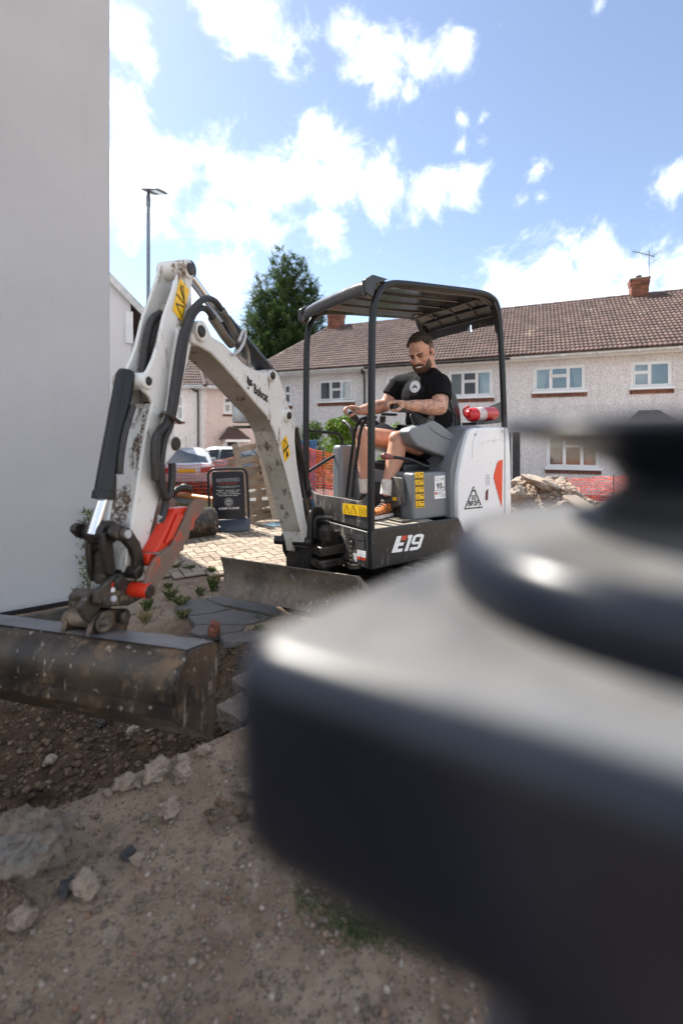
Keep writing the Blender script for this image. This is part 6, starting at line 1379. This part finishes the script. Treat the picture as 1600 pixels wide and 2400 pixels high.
# weeds on the plot
def weed(px, py, h_, n, m, label, spread=.5, wide=.012, z=None, name='weed', cat='weed'):
    p = gp(px, py); V_, F_ = [], []; h_ *= .66; n = int(n*1.5); wide *= .5
    for k in range(n):
        a = rv.uniform(0, 6.28); d = V((math.cos(a), math.sin(a), 0)); hh_ = h_*rv.uniform(.5, 1.1); out = spread*hh_*rv.uniform(.3, 1.2); sd = d.cross(UP)*wide*rv.uniform(.5, 1.2); b0 = p+d*rv.uniform(0, .02)
        i = len(V_); m1 = b0+d*out*.4+UP*hh_*.6; V_ += [b0-sd*.4, b0+sd*.4, m1+sd, b0+d*out+UP*hh_*rv.uniform(.75, 1.0), m1-sd]; F_.append((i, i+1, i+2, i+3, i+4))
        if rv.random() < .5:
            for q in range(3): c_ = b0.lerp(m1, .4+.3*q); e = rdir(); i = len(V_); V_ += [c_, c_+e*hh_*.18+sd*1.5, c_+e*hh_*.32, c_+e*hh_*.18-sd*1.5]; F_.append((i, i+1, i+2, i+3))
    o = mesh_of(name, V_, F_, m, None); return tag(o, label, cat, 'weeds growing on the plot')
for a in [(425, 1420, .13, 60, grassl, 'broad leaved dock weed at the hitch right of the thumb pivot', .8, .016), (400, 1405, .14, 50, grassl, 'dark dock weed under the red thumb', .8, .018), (428, 1448, .10, 60, grassl, 'low green weed on the edge of the flagstones', .9, .014),
          (340, 1458, .13, 70, dryl, 'dry straw tuft beside the quick hitch', .7, .006), (345, 1430, .16, 40, grassl, 'upright green weed behind the quick hitch', .5, .010), (500, 1385, .24, 60, grassl, 'tall leafy weed at the far end of the blade', .35, .012),
          (470, 1395, .12, 40, grassl, 'small weed left of the blade end', .6, .010), (445, 1338, .10, 50, grassl, 'green weed on the paving edge right of the thumb', .9, .012), (412, 1335, .12, 50, grassl, 'leafy weed on the paving edge behind the thumb', .9, .014),
          (495, 1345, .12, 50, grassl, 'weed on the paving edge near the blade', .8, .012), (395, 1378, .08, 50, grassl, 'feathery grey green weed behind the thumb pivot', .8, .008), (605, 1452, .05, 50, grassl, 'flat green weed on the broken flagstones', 1.4, .010),
          (610, 1478, .06, 60, grassl, 'grass patch at the front of the flagstones', 1.0, .007), (530, 1480, .04, 40, grassl, 'tiny green weed right of the brick piece', 1.3, .008), (545, 1312, .06, 40, dryl, 'dry tuft between the paving blocks', 1.0, .006),
          (488, 1316, .06, 40, dryl, 'yellow tuft between the blocks left of the boom', 1.0, .006), (630, 1210, .25, 90, dryl, 'dry straw tuft at the foot of the pallets', .9, .010), (358, 1938, .03, 8, grassl, 'few grass blades on the bank', .4, .003)]:
    weed(*a)
# feathery weed against the wall
wp = WK+WE*1.0+WN*.05; V_, F_ = [], []; base = hit(207, 1330, WK+WN*.06, WN); base.z = 0
zt_ = hit(207, 1196, WK+WN*.06, WN).z
for k in range(260):
    u = rv.random()**.6; c_ = base+UP*zt_*u+WE*rv.gauss(0, .035)+WN*rv.uniform(-.02, .05); e = (rdir()+UP*.6).normalized(); sd = e.orthogonal()*.006; i = len(V_); V_ += [c_-sd, c_+sd, c_+e*.05]; F_.append((i, i+1, i+2))
for k in range(8): d = WE*rv.gauss(0, .04)+WN*.03; i = len(V_); V_ += [base-WE*.003, base+WE*.003, base+d+UP*zt_*rv.uniform(.6, 1)]; F_.append((i, i+1, i+2))
tag(mesh_of('wall_weed', V_, F_, leafmat('grey weed', (.10, .12, .06), (.22, .23, .13)), None), 'feathery grey green weed growing up the rendered wall', 'weed')
# foreground grass and moss below the pedestal
V_, F_ = [], []
for k in range(4200):
    px, py = rv.uniform(690, 1080), 0; u = (px-690)/390; py = 2105+u*135+rv.gauss(0, 32)*(1-.4*u)
    if rv.random() < .35: px, py = rv.gauss(860, 45), rv.gauss(2185, 25)
    p = gp(px, py) if k % 40 == 0 else onz(px, py, 0); p.z = gz(p.x, p.y); e = (rdir()*.8+UP*.55).normalized(); h_ = rv.uniform(.008, .026); sd = e.orthogonal().normalized()*.0012; i = len(V_); V_ += [p-sd, p+sd, p+e*h_]; F_.append((i, i+1, i+2))
o = mesh_of('grass', V_, F_, leafmat('moss grass', (.03, .06, .02), (.085, .13, .04), (.2, .17, .1)), None, 'stuff'); o['label'] = 'patch of short mossy grass at the pedestal foot'
V_, F_ = [], []
for k in range(2600):
    px, py = rv.uniform(380, 520), rv.gauss(1182, 10); p = onz(px, py, 0); p = V((p.x, p.y, gz(p.x, p.y))); e = (rdir()*.7+UP*.8).normalized(); h_ = rv.uniform(.04, .13); sd = e.orthogonal().normalized()*.008; i = len(V_); V_ += [p-sd, p+sd, p+e*h_]; F_.append((i, i+1, i+2))
o = mesh_of('verge_grass', V_, F_, leafmat('verge', (.07, .09, .03), (.2, .19, .08), (.34, .27, .14)), None, 'stuff'); o['label'] = 'dry grass verge in front of the parked cars'
# ================================================================== orange netting
netm = plain('orange netting', (.78, .10, .03), .5, var=.1)
def net(label, corners, nu, nv, sag, wob, name='safety_net', posts=()):
    a, b, c_, d = [V(q) for q in corners]                # top left, top right, bottom right, bottom left
    nrm = (b-a).cross(d-a).normalized(); T_ = thing(name, label, 'netting', (a+b+c_+d)/4-UP*.3, 'orange safety netting')
    def pt(u, v):
        q = a.lerp(b, u).lerp(d.lerp(c_, u), v); s_ = math.sin(math.pi*u)*sag
        return q-UP*s_*(1-v)+nrm*(wob*mnoise.noise(V((u*4, v*3, nu)))+wob*.5*mnoise.noise(V((u*11, v*7, nu))))+UP*.03*mnoise.noise(V((u*7, v*5, 3)))
    mb = MB(); sub = 2
    for j in range(nv+1):
        mb.tube([pt(i/(nu*sub), j/nv) for i in range(nu*sub+1)], .0075, 4)
    for i in range(nu+1): mb.tube([pt(i/nu, j/(nv*sub)) for j in range(nv*sub+1)], .006, 4)
    mb.build('mesh', netm, T_, angle=80)
    for x in posts: 
        q = pt(x, 1); tp_ = pt(x, 0)+UP*.06; MB().tube([V((q.x, q.y, gz(q.x, q.y)-.02)), tp_], .012, 8).build('stake', hitchsteel, T_)
    return T_
net('drooping orange netting in front of the silver car', [P(380, 1086, 10.2), P(548, 1072, 9.6), P(548, 1160, 9.6), P(380, 1163, 10.2)], 26, 9, .10, .12, posts=(.02, .98))
net('orange netting behind the excavator platform', [P(684, 1038, 8.6), P(835, 1078, 8.2), P(835, 1170, 8.2), P(684, 1166, 8.6)], 26, 20, .02, .10, posts=(.02, .5, .98))
net('low orange netting beyond the rubble on the right', [P(1306, 1122, 10.6), P(1520, 1104, 10.2), P(1520, 1176, 10.2), P(1306, 1176, 10.6)], 30, 10, .05, .25, posts=(.04, .6))
# ================================================================== pallets
wood = NT('pallet wood'); r_ = isl(wood); c = wood.mix(r_, (.27, .20, .14), (.42, .33, .24)); c = wood.mix(wood.ramp(wood.noise(9, 6, .6, wood.map((1, 1, 8))), .45, .7, 0, .6), c, (.11, .075, .05)); woodm = wood.fin(c, .85)
def pallet(label, o, ex, ey, en, w_=1.0, h_=1.2):
    T_ = thing('wooden_pallet', label, 'pallet', o, 'pallets leaning behind the boom')
    for k in range(7):
        v = .05+(h_-.1)*k/6; MB().box(o+ex*w_/2+ey*v+en*.011, ex*w_/2, ey*.047, en*.011).build('deck_board', woodm, T_, smooth=False)
    for k in range(3):
        u = .05+(w_-.1)*k/2; MB().box(o+ex*u+ey*h_/2-en*.055, ex*.025, ey*h_/2, en*.05).build('stringer', woodm, T_, smooth=False)
        MB().box(o+ex*u+ey*h_/2-en*.117, ex*.05, ey*(h_/2+.03), en*.011).build('bottom_board', woodm, T_, smooth=False)
ang = rad(-14)
def lean(px, py, d, tilt, back, yaw):
    o = P(px, py, d); o.z = gz(o.x, o.y)+.01; ex = V((math.cos(yaw), math.sin(yaw), 0)); n0 = V((ex.y, -ex.x, 0))
    ey = (UP*math.cos(back)-n0*math.sin(back)*1.0); en = ex.cross(ey); en = en if en.y < 0 else -en
    e2 = ex*math.cos(tilt)+ey*math.sin(tilt); y2 = ey*math.cos(tilt)-ex*math.sin(tilt); return o, e2, y2, en
o, ex, ey, en = lean(582, 1212, 7.3, rad(12), rad(12), rad(10)); pallet('grey weathered pallet leaning in front, its slats nearly upright', o, ex, ey, en*-1, .85, 1.25)
o, ex, ey, en = lean(540, 1196, 7.9, rad(3), rad(8), rad(12)); pallet('brown pallet standing behind the leaning grey one', o, ex, ey, en, 1.0, 1.0)
# ================================================================== blue barrier, spare bucket, pipes
bluem = plain('blue plastic', (.02, .11, .24), .45, var=.25, scale=6); BB = thing('blue_barrier', 'blue plastic barrier standing behind the netting', 'barrier', P(718, 1165, 9.2))
q0, q1 = P(690, 1032, 9.2), P(742, 1032, 9.2); zb = gz(q0.x, 9.2); wbl = (q1-q0).length; zt2 = q0.z
MB().abox(q0.x-.2, q1.x, 9.2, 9.3, zt2-.12, zt2).build('top_rail', bluem, BB, bevel=.012)
MB().abox(q1.x-.14, q1.x-.02, 9.19, 9.31, zb, zt2-.02).build('upright', bluem, BB, bevel=.01); MB().abox(q0.x-.18, q0.x-.06, 9.19, 9.31, zb, zt2-.02).build('upright', bluem, BB, bevel=.01)
for k in range(5): x = q0.x-.03+(wbl-.16)*k/4; MB().abox(x, x+.035, 9.22, 9.28, zb+.1, zt2-.1).build('slat', plain('grey slat', (.12, .14, .17), .6) if k == 0 else MATS['grey slat'], BB)
SBk = thing('spare_bucket', 'scuffed steel digging bucket lying on the paving behind the red thumb', 'bucket', onz(450, 1262, 0))
c0 = onz(452, 1262, 0)+UP*.20; axb = V((.75, .66, 0)).normalized(); nb2 = V((.66, -.75, 0)); rg = []
for a in [rad(-60+210*k/14) for k in range(15)]: rg.append(V((math.cos(a)*.20, math.sin(a)*.20, 0)))
def SBp(q, u): return c0+nb2*q.x+UP*q.y+axb*u
sbm = MB(); sbm.loft([[SBp(q, u) for q in rg]+[SBp(q*.94, u) for q in rg[::-1]] for u in (-.28, .28)]); sbm.build('shell', bucketsteel, SBk, angle=50)
for u in (-.28, .27): MB().prism([SBp(q, u) for q in rg], axb*.012).build('side_plate', bucketsteel, SBk)
for k in range(3): e = SBp(rg[0], -.25+.25*k); MB().box(e-UP*.02+nb2*.05, axb*.03, nb2*.06, UP*.012).build('tooth', castiron, SBk, bevel=.004)
cp = MB(); path = cr([P(392, 1168, 8.4), P(405, 1155, 8.4), P(418, 1146, 8.5), P(432, 1142, 8.7), P(445, 1146, 9.0)], 14); n2 = len(path)
cp.tube(path, [.062 if (i//2) % 2 else .050 for i in range(n2)], 14); tag(cp.build('corrugated_pipe', blackpvc, None, angle=25), 'black corrugated drainage pipe end beside the netting', 'pipe')
op = MB(); op.tube([P(420, 1160, 8.9), P(560, 1180, 8.2)], .055, 16); tag(op.build('drain_pipe', plain('terracotta pipe', (.55, .24, .09), .45, var=.1), None), 'smooth orange drain pipe lying behind the sign', 'pipe')
pk = MB(); pk.tube([onz(600, 1236, .02), onz(668, 1222, .02)], .012, 8); tag(pk.build('steel_bar', hitchsteel, None), 'thin steel bar lying on blue sheeting', 'bar')
bs = MB(); bs.add([onz(x, y, .028) for x, y in ((612, 1231), (645, 1222), (690, 1224), (675, 1231), (640, 1234))], [(0, 1, 2, 3, 4)]); tag(bs.build('blue_sheet', plain('blue sheeting', (.22, .34, .40), .6, var=.3), None, smooth=False), 'scrap of pale blue sheeting on the paving', 'sheeting')
# black edging strip at the wall foot
eb_ = MB(); eb_.box(WK+WE*1.35+WN*.33+UP*.03, WE*1.3, WN*.015, UP*.05); tag(eb_.build('edging_strip', steel('old strip', (.03, .028, .027), (.08, .07, .06), (.16, .12, .09), .3, .6, .1), None, bevel=.006), 'dirty black edging strip along the wall foot', 'edging')
# ================================================================== rubble on the right
rb = V((P(1290, 1190, 8.6).x, 8.7, -.02)); mv, mf_ = [], []; n_u, n_v = 60, 34
def mound(x, y): 
    u = (x-rb.x)/1.35; v = (y-rb.y)/.75; d = math.sqrt(u*u+v*v); hgt = .62*(1-sstep(.15, 1.0, d))*(1-.35*sstep(-.1, .9, u)); return -.04+hgt*(1+.35*fbm(x, y, 2.2))+.10*fbm(x*1.3, y, 6)*(1-sstep(.6, 1.05, d))+gz(x, y)
for j in range(n_v+1):
    for i in range(n_u+1): x = rb.x-1.45+2.9*i/n_u; y = rb.y-.85+1.7*j/n_v; mv.append(V((x, y, mound(x, y))))
mf_ = [(j*(n_u+1)+i, j*(n_u+1)+i+1, (j+1)*(n_u+1)+i+1, (j+1)*(n_u+1)+i) for j in range(n_v) for i in range(n_u)]
t = NT('rubble earth'); c = t.mix(t.noise(9, 7, .7), (.16, .115, .082), (.36, .29, .225)); t.bump(t.noise(22, 8, .8), 1.0, .05); rubm = t.fin(c, .95)
o = mesh_of('rubble_heap', mv, mf_, rubm, None, 'stuff'); o['label'] = 'heap of dug earth and broken concrete beyond the excavator'; o.data.shade_smooth()
V_, F_ = [], []
for k in range(1100):
    x, y = rb.x+rv.gauss(0, .6), rb.y+rv.gauss(-.15, .4); z = mound(x, y); 
    if z < gz(x, y)-.02: z = gz(x, y)
    s_ = rv.choice((.02, .03, .04, .06, .09))*rv.uniform(.6, 1.1); pv, pf_ = protos[k % 6]; a = rv.uniform(0, 6.3); i = len(V_)
    V_ += [V((x+(v.x*math.cos(a)-v.y*math.sin(a))*s_, y+(v.x*math.sin(a)+v.y*math.cos(a))*s_, z+v.z*s_)) for v in pv]; F_ += [tuple(i+q for q in f) for f in pf_]
o = mesh_of('rubble_clods', V_, F_, stonem, None, 'stuff'); o['label'] = 'clods and small stones covering the rubble heap'
for k, (px, py, d, s_, lab, fl_) in enumerate([(1215, 1175, 8.2, .26, 'large grey concrete block at the left of the rubble', .9), (1240, 1205, 7.9, .13, 'rounded pale stone at the foot of the rubble', .8), (1305, 1128, 8.9, .22, 'pale concrete wedge on top of the rubble', .6),
        (1275, 1145, 8.4, .30, 'tilted concrete slab jutting from the rubble', .3), (1330, 1190, 8.0, .22, 'brown clod in the middle of the rubble', .7), (1225, 1130, 8.8, .22, 'pale clod at the left top of the rubble', .7)]):
    p = P(px, py, d); p.z = max(mound(p.x, p.y), p.z-s_*.5)-.02; o = rock('rubble_block', p, s_, chunkm if k % 2 else concrete, 300+k, lab, 'rubble', fl_, 1.3, 3, rv.uniform(-.5, .5), 'blocks in the rubble heap')
    if k == 3: o.rotation_euler = (.2, .35, .2)
sb3 = MB(); a = P(1330, 1162, 7.9); b = P(1400, 1205, 7.2); dd = (b-a).normalized(); sd = dd.cross(UP).normalized(); nn3 = sd.cross(dd); sb3.box((a+b)/2, dd*.34, sd*.13, nn3*.035); tag(sb3.build('kerb_stone', concrete, None, bevel=.02, seg=2), 'long pale kerb stone sliding off the rubble heap', 'kerb stone')
# ================================================================== parked cars
def car(label, o, fwd, paint, group='cars parked in the street'):
    """o: ground point under the car's middle, fwd: driving direction"""
    T_ = thing('parked_car', label, 'car', o, group); f = fwd.normalized(); s_ = UP.cross(f)
    def K(x, y, z): return o+f*x+s_*y+UP*z
    glassd = MATS.get('car glass') or plain('car glass', (.02, .03, .04), .05, var=.05, spec=.8)
    sec = [(-2.18, .42, .70, .62), (-2.15, .28, .92, .76), (-2.05, .24, .98, .84), (-1.6, .22, 1.0, .88), (-.9, .22, .98, .90), (.2, .22, .96, .90), (1.1, .22, .93, .89), (1.7, .24, .84, .86), (2.08, .28, .70, .76), (2.16, .40, .60, .62)]
    rg = []
    for x, zb, zt, hw in sec:
        prof = [(-.80, zb), (.80, zb), (.97, zb+.08), (1.0, (zb+zt)/2), (.97, zt-.10), (.88, zt-.015), (.5, zt+.01), (-.5, zt+.01), (-.88, zt-.015), (-.97, zt-.10), (-1.0, (zb+zt)/2), (-.97, zb+.08)]
        rg.append([K(x, y*hw, z) for y, z in prof])
    bdy = MB().loft(rg).build('body', paint, T_, angle=55, bevel=.015)
    def gh(x, hw, z): return [K(x, hw, z), K(x, -hw, z)]
    lowr = [(-1.75, .78), (-.9, .80), (.4, .80), (1.15, .76)]; upr = [(-1.05, .58), (-.7, .62), (.1, .62), (.45, .58)]
    cab = MB(); rings = []
    for (xl, wl_), (xu, wu) in zip(lowr, upr):
        rings.append([K(xl, wl_, .95), K((xl+xu)/2, (wl_+wu)/2+.03, 1.22), K(xu, wu, 1.40), K(xu*.98, wu*.7, 1.45), K(xu*.98, -wu*.7, 1.45), K(xu, -wu, 1.40), K((xl+xu)/2, -(wl_+wu)/2-.03, 1.22), K(xl, -wl_, .95)])
    cab.loft(rings); cab.build('cabin', paint, T_, angle=50)
    def pane(pts): MB().add([K(*q) for q in pts], [tuple(range(len(pts)))]).build('window', glassd, T_, normals=False, smooth=False)
    for sg_ in (-1, 1):
        pane([(-1.42, sg_*.81, .99), (-.62, sg_*.825, .99), (-.60, sg_*.695, 1.35), (-.98, sg_*.655, 1.34)]); pane([(-.54, sg_*.825, .99), (.30, sg_*.825, .99), (.12, sg_*.69, 1.35), (-.52, sg_*.695, 1.35)]); pane([(.38, sg_*.825, .99), (.95, sg_*.80, .99), (.38, sg_*.66, 1.33), (.19, sg_*.685, 1.35)])
    pane([(-1.80, .66, .98), (-1.80, -.66, .98), (-1.09, -.50, 1.39), (-1.09, .50, 1.39)]); pane([(1.2, .66, .97), (1.2, -.66, .97), (.51, -.50, 1.39), (.51, .50, 1.39)])
    for sg_ in (-1, 1):
        for x in (-1.32, 1.32):
            c_ = K(x, sg_*.80, .31); w_ = MB().lathe(c_-s_*.1*1, [(.22, 0), (.30, .01), (.31, .05), (.31, .15), (.30, .19), (.22, .20)], 26, s_).build('wheel', rubber, T_); MB().lathe(c_+s_*sg_*.06, [(.20, 0), (.20, .045), (.05, .05), (0, .052)], 20, s_*sg_).build('rim', inkgrey, w_)
            MB().lathe(K(x, sg_*.86, .33), [(.36, -.02), (.36, .03)], 24, s_*sg_).build('wheel_arch', inkblack, T_)
        MB().prism([K(-2.13, sg_*.80, .88), K(-2.20, sg_*.42, .86), K(-2.20, sg_*.40, .72), K(-2.14, sg_*.78, .74)], -f*.06).build('tail_light', plain('tail light', (.30, .005, .02), .15) if 'tail light' not in MATS else MATS['tail light'], T_, bevel=.01)
        MB().prism([K(2.10, sg_*.72, .72), K(2.20, sg_*.42, .70), K(2.20, sg_*.42, .60), K(2.12, sg_*.74, .62)], -f*.05).build('headlight', chrome, T_, bevel=.01)
        MB().box(K(.75, sg_*.98, 1.0), f*.05, s_*.09, UP*.06).build('door_mirror', paint, T_, bevel=.02)
    pl_ = MB().box(K(-2.205, 0, .78), f*.008, s_*.26, UP*.056).build('number_plate', yellow, T_)
    MB().box(K(-2.15, 0, .36), f*.07, s_*.66, UP*.10).build('bumper', inkblack, T_, bevel=.02); MB().box(K(-1.72, 0, 1.01), f*.02, s_*.18, UP*.012).build('brake_light', MATS['tail light'], T_)
    MB().tube([K(-.85, 0, 1.44), K(-1.1, 0, 1.85)], .006, 5).build('aerial', inkblack, T_)
silver = plain('silver paint', (.44, .45, .47), .28, .15, var=.03, coat=.5); greycar = plain('grey paint', (.30, .32, .35), .28, .2, var=.03, coat=.5)
p = P(428, 1100, 15.6); car('silver saloon car seen from behind through the netting', V((p.x, 15.9, -.39)), V((-.35, 1, 0)), silver)
p = P(560, 1100, 18.5); car('light grey hatchback parked side-on behind the silver car', V((p.x, 18.7, -.40)), V((1, -.10, 0)), greycar)
